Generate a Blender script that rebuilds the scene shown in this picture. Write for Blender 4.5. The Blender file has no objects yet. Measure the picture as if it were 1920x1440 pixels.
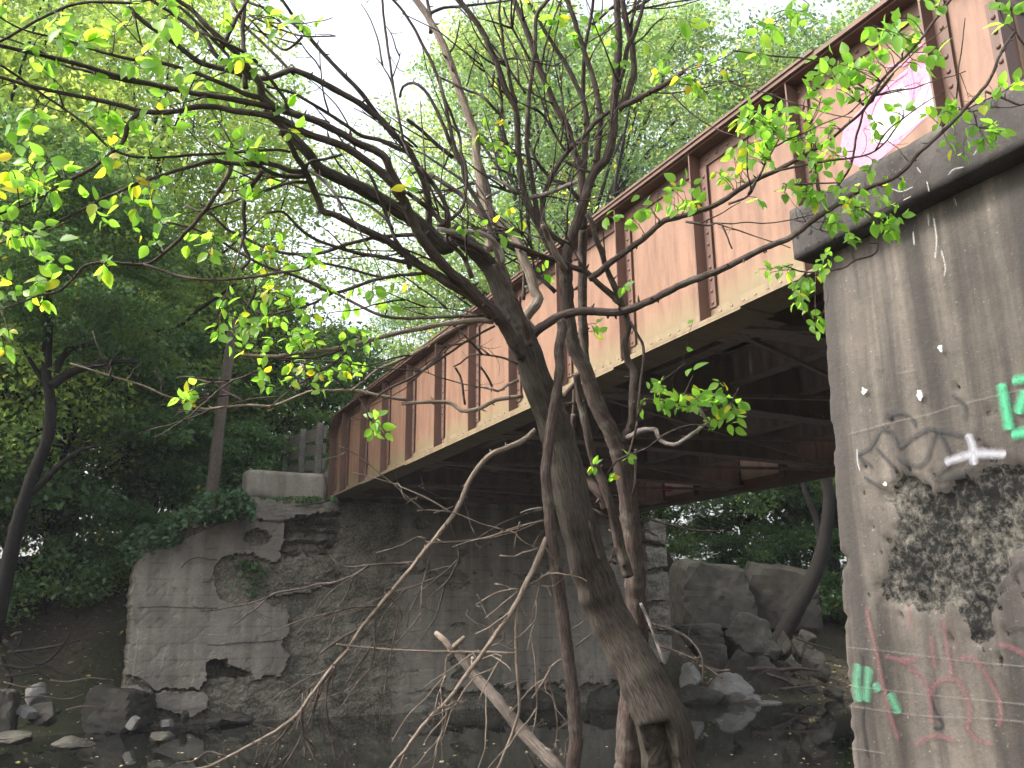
import bpy, bmesh, math, random
import numpy as np
from mathutils import Vector, noise as mn
R = random.Random(7)
rng = np.random.default_rng(7)
scn = bpy.context.scene
COL = scn.collection
PI = math.pi

# ------------------------------------------------------------------ camera model
F_PX, PITCH, ROLL = 1625.3, math.radians(15.491), math.radians(-0.49)
CAM = np.array([0.0, 0.0, 1.8])
Fw = np.array([0, math.cos(PITCH), math.sin(PITCH)])
_R = np.array([1.0, 0, 0]); _U = np.cross(_R, Fw)
Rt = _R*math.cos(ROLL) + _U*math.sin(ROLL)
Up = -_R*math.sin(ROLL) + _U*math.cos(ROLL)
def ray(u, v): return Rt*(u-960)/F_PX + Up*(720-v)/F_PX + Fw
def P(u, v, D): return CAM + ray(u, v)*D
def proj(W):
    r = np.asarray(W) - CAM; D = r @ Fw
    return 960 + F_PX*(r @ Rt)/D, 720 - F_PX*(r @ Up)/D
# bridge frame: local x = across the deck (n), local y = along the bridge (d)
AZ = math.radians(27.246)
dv = np.array([-math.sin(AZ), math.cos(AZ), 0]); nv = np.array([dv[1], -dv[0], 0])
A0 = np.array([-0.703, 12.83, 0])
def W(o, a, z): return A0 + nv*o + dv*a + np.array([0, 0, z])
def loc(Pt):
    r = np.asarray(Pt) - A0; return (r @ nv, r @ dv, Pt[2])
def on_o(u, v, o):
    r = ray(u, v); t = (o-(CAM-A0) @ nv)/(r @ nv); return loc(CAM + r*t)
def on_a(u, v, a):
    r = ray(u, v); t = (a-(CAM-A0) @ dv)/(r @ dv); return loc(CAM + r*t)

# ------------------------------------------------------------------ object helpers
def tag(o, label=None, cat=None, group=None, kind=None):
    if label: o['label'] = label
    if cat: o['category'] = cat
    if group: o['group'] = group
    if kind: o['kind'] = kind
    return o
def empty(name, label, cat, loc_=(0, 0, 0), rz=0, group=None):
    o = bpy.data.objects.new(name, None); COL.objects.link(o)
    o.location = loc_; o.rotation_euler = (0, 0, rz); o.empty_display_size = .2
    return tag(o, label, cat, group)
def mesh_obj(name, me, mat, parent=None):
    o = bpy.data.objects.new(name, me); COL.objects.link(o)
    if mat is not None: me.materials.append(mat)
    if parent is not None: o.parent = parent
    return o
class MB:
    """collects vertices and faces of one mesh"""
    def __init__(s): s.v = []; s.f = []; s.uv = []
    def add(s, vs, fs, uvs=None):
        b = len(s.v); s.v += [tuple(float(c) for c in x) for x in vs]
        for k, f in enumerate(fs):
            s.f.append(tuple(i+b for i in f))
            s.uv.append(uvs[k] if uvs else [(0, 0)]*len(f))
    def box(s, lo, hi):
        x0, y0, z0 = lo; x1, y1, z1 = hi
        s.add([(x0,y0,z0),(x1,y0,z0),(x1,y1,z0),(x0,y1,z0),(x0,y0,z1),(x1,y0,z1),(x1,y1,z1),(x0,y1,z1)],
              [(0,3,2,1),(4,5,6,7),(0,1,5,4),(1,2,6,5),(2,3,7,6),(3,0,4,7)])
    def bar(s, p, q, w, h):
        p = Vector(p); q = Vector(q); t = (q-p).normalized()
        u = t.cross(Vector((0, 0, 1)));  u = u.normalized() if u.length > 1e-4 else Vector((1, 0, 0))
        v = u.cross(t)
        vs = [e + u*a*w/2 + v*b*h/2 for e in (p, q) for a, b in ((-1,-1),(1,-1),(1,1),(-1,1))]
        s.add(vs, [(0,1,2,3),(7,6,5,4),(0,4,5,1),(1,5,6,2),(2,6,7,3),(3,7,4,0)])
    def rivet(s, c, nrm, r=.02):
        c = Vector(c); nn = Vector(nrm); u = nn.orthogonal().normalized(); v = nn.cross(u)
        vs = []; n = 7
        for rr, hh in ((1, 0), (.75, .5), (.3, .7)):
            vs += [c + (u*math.cos(2*PI*i/n) + v*math.sin(2*PI*i/n))*r*rr + nn*r*hh for i in range(n)]
        fs = [(k*n+i, k*n+(i+1) % n, (k+1)*n+(i+1) % n, (k+1)*n+i) for k in range(2) for i in range(n)]
        fs.append(tuple(2*n+i for i in range(n)))
        s.add(vs, fs)
    def tube(s, pts, rad, sides=8, rough=0.0, fn=None):
        pts = [Vector(p) for p in pts]; n = len(pts)
        up = None; ring = []; uvv = 0; vv = [0]
        for i in range(n):
            t = (pts[min(i+1, n-1)] - pts[max(i-1, 0)]).normalized()
            if up is None: up = t.orthogonal().normalized()
            up = (up - t*up.dot(t)); up = up.normalized() if up.length > 1e-5 else t.orthogonal().normalized()
            w = t.cross(up)
            rr = rad[i]
            for k in range(sides):
                a = 2*PI*k/sides
                q = rr
                dirv = up*math.cos(a) + w*math.sin(a)
                if rough: 
                    pp = pts[i] + dirv*rr
                    q = rr*(1 + rough*mn.noise(pp*(.55/rr)) + rough*.8*mn.noise(Vector((math.cos(a)*3.2, math.sin(a)*3.2, uvv*2.2+rr*50))))
                if fn: q = fn(pts[i], dirv, q)
                ring.append(pts[i] + dirv*q)
            if i < n-1: uvv += (pts[i+1]-pts[i]).length; vv.append(uvv)
        fs = []; uvs = []
        for i in range(n-1):
            for k in range(sides):
                k2 = (k+1) % sides
                fs.append((i*sides+k, i*sides+k2, (i+1)*sides+k2, (i+1)*sides+k))
                c = 2*PI*max(rad)
                uvs.append([(k/sides*c, vv[i]), ((k+1)/sides*c, vv[i]), ((k+1)/sides*c, vv[i+1]), (k/sides*c, vv[i+1])])
        fs.append(tuple(range(sides-1, -1, -1))); uvs.append([(0, 0)]*sides)
        fs.append(tuple((n-1)*sides+k for k in range(sides))); uvs.append([(0, 0)]*sides)
        s.add(ring, fs, uvs)
    def build(s, name, mat, parent=None, smooth=False, auto=None):
        me = bpy.data.meshes.new(name)
        me.from_pydata(s.v, [], s.f)
        ul = me.uv_layers.new(name='UVMap')
        flat = [c for f in s.uv for p in f for c in p]
        ul.data.foreach_set('uv', flat)
        if smooth: me.polygons.foreach_set('use_smooth', [True]*len(me.polygons))
        me.update()
        return mesh_obj(name, me, mat, parent)
def inpoly(x, y, poly):
    c = False; n = len(poly); j = n-1
    for i in range(n):
        xi, yi = poly[i]; xj, yj = poly[j]
        if (yi > y) != (yj > y) and x < (xj-xi)*(y-yi)/(yj-yi)+xi: c = not c
        j = i
    return c
def polydist(x, y, poly):
    best = 1e9; n = len(poly)
    for i in range(n):
        ax, ay = poly[i]; bx, by = poly[(i+1) % n]
        dx, dy = bx-ax, by-ay; L = dx*dx+dy*dy
        t = max(0, min(1, ((x-ax)*dx+(y-ay)*dy)/L)) if L else 0
        best = min(best, math.hypot(x-ax-t*dx, y-ay-t*dy))
    return best

# ------------------------------------------------------------------ materials
def new_mat(name):
    m = bpy.data.materials.new(name); m.use_nodes = True
    nt = m.node_tree; nt.nodes.clear()
    out = nt.nodes.new('ShaderNodeOutputMaterial')
    return m, nt, out
def nd(nt, typ, **kw):
    n = nt.nodes.new(typ)
    for k, v in kw.items():
        if k in n.inputs: n.inputs[k].default_value = v
        else: setattr(n, k, v)
    return n
def ramp(nt, fac, stops):
    r = nt.nodes.new('ShaderNodeValToRGB'); e = r.color_ramp.elements
    while len(e) < len(stops): e.new(.5)
    for i, (p, c) in enumerate(stops):
        e[i].position = p; e[i].color = (c[0], c[1], c[2], 1) if len(c) == 3 else c
    nt.links.new(fac, r.inputs['Fac']); return r.outputs['Color']
def mixc(nt, fac, a, b, blend='MIX'):
    m = nt.nodes.new('ShaderNodeMix'); m.data_type = 'RGBA'; m.blend_type = blend
    for sock, v in ((m.inputs[0], fac), (m.inputs[6], a), (m.inputs[7], b)):
        if isinstance(v, (int, float)): sock.default_value = v
        elif isinstance(v, tuple): sock.default_value = (*v, 1) if len(v) == 3 else v
        else: nt.links.new(v, sock)
    return m.outputs[2]
def coords(nt, scale=(1, 1, 1), kind='Object'):
    tc = nt.nodes.new('ShaderNodeTexCoord'); mp = nt.nodes.new('ShaderNodeMapping')
    mp.inputs['Scale'].default_value = scale
    nt.links.new(tc.outputs[kind], mp.inputs['Vector']); return mp.outputs['Vector']
def noise_t(nt, vec, scale, detail=6, rough=.6, out='Fac', dist=0):
    n = nt.nodes.new('ShaderNodeTexNoise'); n.inputs['Scale'].default_value = scale
    n.inputs['Detail'].default_value = detail; n.inputs['Roughness'].default_value = rough
    n.inputs['Distortion'].default_value = dist
    nt.links.new(vec, n.inputs['Vector']); return n.outputs[out]
def mathn(nt, op, a, b=None, clamp=False):
    m = nt.nodes.new('ShaderNodeMath'); m.operation = op; m.use_clamp = clamp
    for i, v in enumerate((a, b)):
        if v is None: continue
        if isinstance(v, (int, float)): m.inputs[i].default_value = v
        else: nt.links.new(v, m.inputs[i])
    return m.outputs[0]
def attr(nt, name):
    a = nt.nodes.new('ShaderNodeAttribute'); a.attribute_name = name; return a.outputs['Fac']
def finish(nt, out, color, rough=.8, bump=None, bstr=.4, bdist=.01, spec=.3, metal=0):
    b = nt.nodes.new('ShaderNodeBsdfPrincipled')
    if isinstance(color, tuple): b.inputs['Base Color'].default_value = (*color, 1)
    else: nt.links.new(color, b.inputs['Base Color'])
    if isinstance(rough, (int, float)): b.inputs['Roughness'].default_value = rough
    else: nt.links.new(rough, b.inputs['Roughness'])
    b.inputs['Specular IOR Level'].default_value = spec; b.inputs['Metallic'].default_value = metal
    if bump is not None:
        bm_ = nt.nodes.new('ShaderNodeBump'); bm_.inputs['Strength'].default_value = bstr
        bm_.inputs['Distance'].default_value = bdist
        nt.links.new(bump, bm_.inputs['Height']); nt.links.new(bm_.outputs['Normal'], b.inputs['Normal'])
    nt.links.new(b.outputs[0], out.inputs['Surface']); return b

def mat_bark(name, dark, light, lichen=None, amt=.5):
    m, nt, out = new_mat(name)
    uv = coords(nt, (1, 1, 1), 'UV'); st = coords(nt, (55, 8, 1), 'UV'); ob = coords(nt)
    a = noise_t(nt, st, 1.6, 8, .7, dist=.6); big = noise_t(nt, ob, 2.5, 4, .6)
    c = ramp(nt, a, [(.38, dark), (.5, tuple((p_+q_)/2.4 for p_, q_ in zip(dark, light))), (.66, light)])
    c = mixc(nt, mathn(nt, 'MULTIPLY', big, .5), c, tuple(x*.55 for x in dark))
    if lichen:
        li = ramp(nt, noise_t(nt, ob, 11, 5, .7), [(.52, (0, 0, 0)), (.66, (1, 1, 1))])
        c = mixc(nt, mathn(nt, 'MULTIPLY', li, amt), c, lichen)
    finish(nt, out, c, .85, a, 1.0, .02, .25); return m
def mat_leaf(name, stops, trans=.5, rough=.45, gain=1.5):
    m, nt, out = new_mat(name)
    c = ramp(nt, attr(nt, 'tint'), stops)
    ob = coords(nt)
    c2 = mixc(nt, 1.0, c, (gain, gain, gain*.55), 'MULTIPLY')
    b = nt.nodes.new('ShaderNodeBsdfPrincipled'); nt.links.new(c, b.inputs['Base Color'])
    b.inputs['Roughness'].default_value = rough; b.inputs['Specular IOR Level'].default_value = .45
    t = nt.nodes.new('ShaderNodeBsdfTranslucent'); nt.links.new(c2, t.inputs['Color'])
    mx = nt.nodes.new('ShaderNodeMixShader'); mx.inputs[0].default_value = trans
    nt.links.new(b.outputs[0], mx.inputs[1]); nt.links.new(t.outputs[0], mx.inputs[2])
    nt.links.new(mx.outputs[0], out.inputs['Surface']); return m

M = {}
M['bark'] = mat_bark('bark_brown', (.04, .028, .024), (.16, .115, .095), (.2, .2, .16), .35)
M['bark_old'] = mat_bark('bark_old', (.032, .025, .021), (.165, .135, .108), (.1, .105, .07), .35)
M['bark_pale'] = mat_bark('bark_pale', (.14, .105, .08), (.4, .32, .25), (.35, .33, .29), .3)  # pale limb bark; also puts the sunlit look of lower boughs into the colour
M['bark_bleached'] = mat_bark('bark_bleached', (.22, .18, .16), (.5, .44, .4), (.12, .09, .08), .4)
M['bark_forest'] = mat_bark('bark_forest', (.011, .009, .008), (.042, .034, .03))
M['bark_pole'] = mat_bark('bark_grey', (.13, .1, .085), (.3, .25, .21), (.1, .085, .075), .5)
M['leaf_near'] = mat_leaf('leaf_near', [(0, (.14, .28, .045)), (.55, (.19, .37, .06)), (.75, (.27, .42, .06)), (.9, (.5, .48, .04)), (1, (.5, .36, .04))], .68, .4, 1.9)
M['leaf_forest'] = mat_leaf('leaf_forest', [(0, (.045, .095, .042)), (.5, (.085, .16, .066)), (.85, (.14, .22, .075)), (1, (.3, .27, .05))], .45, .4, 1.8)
M['leaf_light'] = mat_leaf('leaf_light', [(0, (.09, .155, .085)), (.5, (.15, .225, .115)), (.85, (.23, .28, .11)), (1, (.45, .36, .08))], .6, .42, 2.0)
M['leaf_lime'] = mat_leaf('leaf_lime', [(0, (.12, .19, .085)), (.5, (.19, .275, .11)), (.85, (.3, .36, .12)), (1, (.42, .36, .08))], .68, .42, 1.9)
M['leaf_mid'] = mat_leaf('leaf_mid', [(0, (.05, .1, .06)), (.5, (.095, .16, .085)), (.85, (.15, .23, .06)), (1, (.4, .33, .06))], .5, .42, 1.9)
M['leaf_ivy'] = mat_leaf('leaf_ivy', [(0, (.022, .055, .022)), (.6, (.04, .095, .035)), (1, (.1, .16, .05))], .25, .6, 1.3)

def mat_steel(name, paint, rust, band=True):
    m, nt, out = new_mat(name)
    ob = coords(nt); stv = coords(nt, (1.0, 1.6, .22))
    a = noise_t(nt, ob, 2.0, 8, .62); s = noise_t(nt, stv, 4.5, 6, .65); f = noise_t(nt, ob, 26, 6, .7)
    c = mixc(nt, ramp(nt, a, [(.35, (0, 0, 0)), (.7, (1, 1, 1))]), paint, tuple(min(1, x*1.22) for x in paint))
    c = mixc(nt, mathn(nt, 'MULTIPLY', ramp(nt, s, [(.42, (0, 0, 0)), (.7, (1, 1, 1))]), .75), c, rust)
    c = mixc(nt, mathn(nt, 'MULTIPLY', ramp(nt, f, [(.56, (0, 0, 0)), (.72, (1, 1, 1))]), .35), c, tuple(x*.6 for x in rust))
    if band:
        tc = nt.nodes.new('ShaderNodeTexCoord'); sx = nt.nodes.new('ShaderNodeSeparateXYZ')
        nt.links.new(tc.outputs['Object'], sx.inputs[0])
        z = mathn(nt, 'ADD', sx.outputs[2], mathn(nt, 'MULTIPLY', mathn(nt, 'SUBTRACT', s, .5), .5))
        lic = ramp(nt, mathn(nt, 'MULTIPLY', mathn(nt, 'SUBTRACT', z, 4.50), 1.35), [(.0, (1, 1, 1)), (.28, (.75, .75, .75)), (.62, (0, 0, 0))])
        c = mixc(nt, mathn(nt, 'MULTIPLY', lic, .85), c, (.16, .135, .072))
        gr = ramp(nt, mathn(nt, 'MULTIPLY', mathn(nt, 'SUBTRACT', z, 4.49), 1.0), [(.05, (1, 1, 1)), (.22, (0, 0, 0))])
        c = mixc(nt, mathn(nt, 'MULTIPLY', gr, mathn(nt, 'MULTIPLY', f, .9)), c, (.085, .09, .04))
    finish(nt, out, c, .62, f, .25, .004, .35); return m
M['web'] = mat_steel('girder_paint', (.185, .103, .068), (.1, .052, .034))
M['steel'] = mat_steel('girder_brown_shaded', (.115, .064, .047), (.068, .04, .031), False)  # web paint darkened for stiffeners and flanges turned away from the light
M['angle'] = mat_steel('girder_lichen_paint', (.165, .128, .076), (.11, .07, .045), False)
M['under'] = mat_steel('underside_steel', (.2, .152, .138), (.11, .082, .074), False)  # steel colour lightened to make up for scant light under the deck
M['farweb'] = mat_steel('far_girder_paint_lit', (.55, .38, .3), (.34, .22, .17), True)  # near girder's paint brightened to stand in for daylight reaching the far one

def mat_concrete(name, cols, streak=.6, attrname=None, rough_c=None, moss=None, lines=0, black=False, stain=False):
    m, nt, out = new_mat(name)
    ob = coords(nt); st = coords(nt, (1.2, 1.2, .1))
    a = noise_t(nt, ob, 1.4, 8, .65); s = noise_t(nt, st, 2.4, 7, .62, dist=.3); f = noise_t(nt, ob, 22, 8, .72)
    sp = noise_t(nt, ob, 60, 3, .6)
    c = ramp(nt, a, [(.3, cols[0]), (.5, cols[1]), (.72, cols[2])])
    c = mixc(nt, mathn(nt, 'MULTIPLY', ramp(nt, s, [(.42, (0, 0, 0)), (.66, (1, 1, 1))]), streak), c, tuple(x*.38 for x in cols[0]))
    s2 = noise_t(nt, coords(nt, (1.7, 1.7, .12)), 1.9, 5, .6)
    c = mixc(nt, mathn(nt, 'MULTIPLY', ramp(nt, s2, [(.58, (0, 0, 0)), (.75, (1, 1, 1))]), streak*.6), c, (cols[2][0]*.75, cols[2][1]*.55, cols[2][2]*.5))
    c = mixc(nt, mathn(nt, 'MULTIPLY', ramp(nt, f, [(.5, (0, 0, 0)), (.75, (1, 1, 1))]), .45), c, tuple(x*.5 for x in cols[0]))
    c = mixc(nt, mathn(nt, 'MULTIPLY', ramp(nt, sp, [(.66, (0, 0, 0)), (.72, (1, 1, 1))]), .6), c, tuple(min(1, x*1.6) for x in cols[2]))
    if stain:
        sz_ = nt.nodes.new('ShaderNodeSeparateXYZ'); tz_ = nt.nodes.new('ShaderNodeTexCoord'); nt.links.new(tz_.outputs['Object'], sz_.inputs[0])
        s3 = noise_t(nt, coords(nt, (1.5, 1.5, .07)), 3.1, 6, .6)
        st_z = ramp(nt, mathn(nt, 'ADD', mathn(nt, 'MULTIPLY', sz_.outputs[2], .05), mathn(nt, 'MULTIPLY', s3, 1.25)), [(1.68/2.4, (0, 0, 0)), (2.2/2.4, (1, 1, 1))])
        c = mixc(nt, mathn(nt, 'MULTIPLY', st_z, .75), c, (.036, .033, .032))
    if attrname:
        k = attr(nt, attrname)
        v = nt.nodes.new('ShaderNodeTexVoronoi'); v.inputs['Scale'].default_value = 34; nt.links.new(ob, v.inputs['Vector'])
        blot = noise_t(nt, ob, 15, 8, .75)
        k = ramp(nt, mathn(nt, 'ADD', k, mathn(nt, 'MULTIPLY', mathn(nt, 'SUBTRACT', blot, .5), 1.9)), [(.44, (0, 0, 0)), (.54, (1, 1, 1))])
        blot = mathn(nt, 'ADD', noise_t(nt, ob, 24, 8, .75), mathn(nt, 'MULTIPLY', mathn(nt, 'SUBTRACT', noise_t(nt, ob, 2.6, 3, .5), .5), .45))
        rc = ramp(nt, blot, [(.43, rough_c[0]), (.52, rough_c[1]), (.68, rough_c[2])])
        c = mixc(nt, k, c, rc)
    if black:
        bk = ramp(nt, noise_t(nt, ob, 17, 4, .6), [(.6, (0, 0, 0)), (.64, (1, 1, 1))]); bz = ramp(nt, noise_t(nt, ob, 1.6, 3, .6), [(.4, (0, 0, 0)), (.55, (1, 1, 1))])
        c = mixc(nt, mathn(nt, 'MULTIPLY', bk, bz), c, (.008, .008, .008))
    if moss:
        gm = ramp(nt, noise_t(nt, ob, 3.2, 6, .7), [(.55, (0, 0, 0)), (.7, (1, 1, 1))])
        c = mixc(nt, mathn(nt, 'MULTIPLY', gm, .5), c, moss)
    bsum = mathn(nt, 'ADD', f, mathn(nt, 'MULTIPLY', a, 1.4))
    if lines:
        sx = nt.nodes.new('ShaderNodeSeparateXYZ'); tc = nt.nodes.new('ShaderNodeTexCoord'); nt.links.new(tc.outputs['Object'], sx.inputs[0])
        zz = mathn(nt, 'ADD', sx.outputs[2], mathn(nt, 'MULTIPLY', a, .05))
        fr = mathn(nt, 'FRACT', mathn(nt, 'MULTIPLY', zz, lines))
        ln = ramp(nt, fr, [(0, (0, 0, 0)), (.09, (1, 1, 1)), (.93, (1, 1, 1)), (1, (.1, .1, .1))]); c = mixc(nt, mathn(nt, 'MULTIPLY', mathn(nt, 'SUBTRACT', 1, ln), mathn(nt, 'MULTIPLY', ramp(nt, s, [(.4, (0, 0, 0)), (.6, (1, 1, 1))]), .5)), c, (.06, .054, .046))
        bsum = mathn(nt, 'ADD', bsum, mathn(nt, 'MULTIPLY', ln, .22))
    finish(nt, out, c, .9, bsum, .5, .015, .2); return m
M['wall_near'] = mat_concrete('concrete_pier', ((.085, .076, .068), (.145, .126, .108), (.21, .184, .153)), .9, 'spall', ((.009, .009, .0085), (.05, .047, .041), (.14, .13, .108)), lines=0, stain=True)
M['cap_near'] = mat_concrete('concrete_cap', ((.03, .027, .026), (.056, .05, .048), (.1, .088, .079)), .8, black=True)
M['abut'] = mat_concrete('concrete_abutment', ((.17, .155, .135), (.25, .225, .19), (.33, .295, .245)), .5, 'spall', ((.08, .072, .058), (.165, .15, .118), (.26, .235, .185)), moss=(.07, .075, .04), lines=3.3)
M['block'] = mat_concrete('concrete_block', ((.16, .145, .125), (.25, .225, .19), (.32, .29, .25)), .4, moss=(.09, .1, .06))
M['rock'] = mat_concrete('rock_grey', ((.025, .023, .02), (.048, .044, .037), (.088, .08, .068)), .2, moss=(.07, .08, .045))
M['rock_pale'] = mat_concrete('rock_pale', ((.11, .105, .1), (.18, .172, .16), (.27, .26, .245)), .15)

def mat_wood(name, c0, c1):
    m, nt, out = new_mat(name)
    g = noise_t(nt, coords(nt, (2, .35, 8)), 6, 6, .6)
    finish(nt, out, ramp(nt, g, [(.3, c0), (.7, c1)]), .85, g, .4, .01, .2); return m
M['wood'] = mat_wood('weathered_wood', (.075, .068, .06), (.19, .175, .155))
M['deck'] = mat_wood('deck_timber', (.03, .025, .022), (.075, .062, .055))

m, nt, out = new_mat('ground_soil'); M['ground'] = m
ob = coords(nt); a = noise_t(nt, ob, .5, 8, .6); f = noise_t(nt, ob, 9, 8, .75)
c = ramp(nt, f, [(.3, (.03, .024, .019)), (.52, (.062, .05, .038)), (.72, (.13, .105, .075))])
c = mixc(nt, ramp(nt, a, [(.45, (0, 0, 0)), (.65, (1, 1, 1))]), c, (.03, .036, .018))
finish(nt, out, c, .95, f, .8, .04, .15)

m, nt, out = new_mat('river_water'); M['water'] = m
ob = coords(nt, (1, 1, 1)); a = noise_t(nt, ob, 2.2, 3, .5); b2 = noise_t(nt, ob, .35, 3, .5)
bb = finish(nt, out, ramp(nt, b2, [(.35, (.006, .007, .006)), (.7, (.014, .014, .011))]), .03, a, .05, .03, .5)
bb.inputs['IOR'].default_value = 1.33

def mat_paint(name, col, alpha=.8, soft=True, breakup=.5, rough=.6):
    m, nt, out = new_mat(name)
    b = nt.nodes.new('ShaderNodeBsdfPrincipled'); b.inputs['Base Color'].default_value = (*col, 1); b.inputs['Roughness'].default_value = rough
    tr = nt.nodes.new('ShaderNodeBsdfTransparent'); mx = nt.nodes.new('ShaderNodeMixShader')
    ob = coords(nt); n1 = noise_t(nt, ob, 30, 6, .7)
    br = ramp(nt, n1, [(.5-breakup*.35, (1-breakup,)*3), (.5, (1, 1, 1))])
    fac = mathn(nt, 'MULTIPLY', br, alpha)
    if soft:
        sx = nt.nodes.new('ShaderNodeSeparateXYZ'); tc = nt.nodes.new('ShaderNodeTexCoord'); nt.links.new(tc.outputs['UV'], sx.inputs[0])
        e = mathn(nt, 'ABSOLUTE', mathn(nt, 'SUBTRACT', mathn(nt, 'MULTIPLY', sx.outputs[1], 2), 1))
        fall = ramp(nt, mathn(nt, 'ADD', e, mathn(nt, 'MULTIPLY', mathn(nt, 'SUBTRACT', n1, .5), .9)), [(.05, (1, 1, 1)), (.5, (.6, .6, .6)), (1, (0, 0, 0))])
        fac = mathn(nt, 'MULTIPLY', fac, fall)
    nt.links.new(fac, mx.inputs[0]); nt.links.new(tr.outputs[0], mx.inputs[1]); nt.links.new(b.outputs[0], mx.inputs[2])
    nt.links.new(mx.outputs[0], out.inputs['Surface']); return m
M['p_black'] = mat_paint('spray_black', (.02, .02, .022), .75)
M['p_white'] = mat_paint('spray_white', (.5, .5, .56), .6, breakup=.8)
M['p_splat'] = mat_paint('white_splat', (.62, .62, .66), .85, False, breakup=.9)
M['p_green'] = mat_paint('spray_green', (.05, .4, .2), .85)
M['p_green2'] = mat_paint('spray_green_faded', (.1, .34, .2), .55, breakup=.8)
M['p_red'] = mat_paint('spray_red', (.22, .075, .09), .4, breakup=.9)
M['p_pink'] = mat_paint('spray_pink', (.5, .17, .33), .9, breakup=.3)
M['p_pinkfill'] = mat_paint('spray_pink_fill', (.42, .19, .3), .85, False, breakup=.35)
M['p_whitefill'] = mat_paint('spray_white_fill', (.46, .46, .52), .9, False, breakup=.15)
M['p_magenta'] = mat_paint('spray_magenta', (.7, .02, .3), .95)
M['crack'] = mat_paint('crack_dark', (.012, .012, .012), .95, breakup=.3)
M['crack_light'] = mat_paint('joint_light', (.26, .235, .205), .3, breakup=.6)
M['efflor'] = mat_paint('lime_streak', (.45, .44, .42), .5, breakup=.8)
m, nt, out = new_mat('litter'); M['litter'] = m
finish(nt, out, ramp(nt, attr(nt, 'tint'), [(0, (.1, .06, .03)), (.5, (.25, .2, .08)), (1, (.45, .4, .25))]), .7)

# ------------------------------------------------------------------ world and light
SUN_EL, SUN_AZ = math.radians(46), math.radians(-106)      # azimuth from +Y towards +X
world = bpy.data.worlds.new('World'); scn.world = world; world.use_nodes = True
wn = world.node_tree; bg = wn.nodes['Background']
sky = wn.nodes.new('ShaderNodeTexSky'); sky.sky_type = 'NISHITA'; sky.sun_disc = False
sky.sun_elevation = SUN_EL; sky.sun_rotation = SUN_AZ; sky.air_density = 1.2; sky.dust_density = 6; sky.ozone_density = 1
hs = wn.nodes.new('ShaderNodeHueSaturation'); hs.inputs['Saturation'].default_value = .35
wn.links.new(sky.outputs[0], hs.inputs['Color']); wn.links.new(hs.outputs[0], bg.inputs['Color'])
bg.inputs['Strength'].default_value = .15
sd = Vector((math.sin(SUN_AZ)*math.cos(SUN_EL), math.cos(SUN_AZ)*math.cos(SUN_EL), math.sin(SUN_EL)))
sun = bpy.data.lights.new('sun', 'SUN'); sun.energy = 1.5; sun.angle = math.radians(14); sun.color = (1, .95, .87)
so = bpy.data.objects.new('sun', sun); COL.objects.link(so); so.rotation_euler = sd.to_track_quat('Z', 'Y').to_euler(); so.location = sd*60
scn.view_settings.view_transform = 'Standard'; scn.view_settings.look = 'None'
scn.view_settings.exposure = 1.85; scn.view_settings.gamma = 1
cy = scn.cycles; cy.use_denoising = True; cy.max_bounces = 7; cy.diffuse_bounces = 4; cy.transmission_bounces = 4; cy.transparent_max_bounces = 8; cy.glossy_bounces = 2
cy.sample_clamp_indirect = 6

cam = bpy.data.cameras.new('camera'); cam.sensor_width = 36; cam.lens = F_PX/1920*36; cam.clip_end = 2000; cam.clip_start = .05
co = bpy.data.objects.new('camera', cam); COL.objects.link(co); scn.camera = co
from mathutils import Matrix
mw = Matrix(((Rt[0], Up[0], -Fw[0], CAM[0]), (Rt[1], Up[1], -Fw[1], CAM[1]), (Rt[2], Up[2], -Fw[2], CAM[2]), (0, 0, 0, 1)))
co.matrix_world = mw

# ------------------------------------------------------------------ terrain and water
def sstep(x): x = max(0.0, min(1.0, x)); return x*x*(3-2*x)
def lerp_tab(x, tab):
    if x <= tab[0][0]: return tab[0][1]
    for (x0, y0), (x1, y1) in zip(tab, tab[1:]):
        if x <= x1: return y0 + (y1-y0)*(x-x0)/(x1-x0)
    return tab[-1][1]
def ground_z(x, y):
    o, a, _ = loc((x, y, 0))
    a0 = lerp_tab(o, [(-30, -2), (-14, 1.0), (-8.5, 4.3), (-5.8, 5.9), (-4.0, 6.1), (-3.2, 7.3), (7.5, 7.4), (8.8, 4.6), (11, 4.2), (16, 5), (30, 6)])
    t = a - a0
    wob = .25*mn.noise(Vector((x*.35, y*.35, 0))) + .1*mn.noise(Vector((x*1.1, y*1.1, 5)))
    far = -.8
    if t > -2:
        lo = min(t*.22, .5 + t*.12) if o > 7 else t*.26
        steep = lerp_tab(o, [(-12, 2.6), (-5, 3.2), (-2.5, 4.1), (8.4, 4.2), (10, 2.0), (16, 2.2), (26, 3)])
        rise = lerp_tab(o, [(-6, 7), (-3, 2.2), (8, 2.2), (11, 9), (20, 9)])
        far = lo if t < 0 else min(lo, 1.4) + (steep - 1.0)*sstep((t-.3)/rise)
        far += wob*min(1, max(0, t+.4))
    near = -.8
    tn = -7.4 - a + .8*mn.noise(Vector((x*.3, y*.3, 9)))
    if tn > -2: near = min(tn*.25, .3) + max(0, (tn-5))*.12 + wob*.3
    near = min(near, 2.5)
    return max(far, near, -.8)


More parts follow.
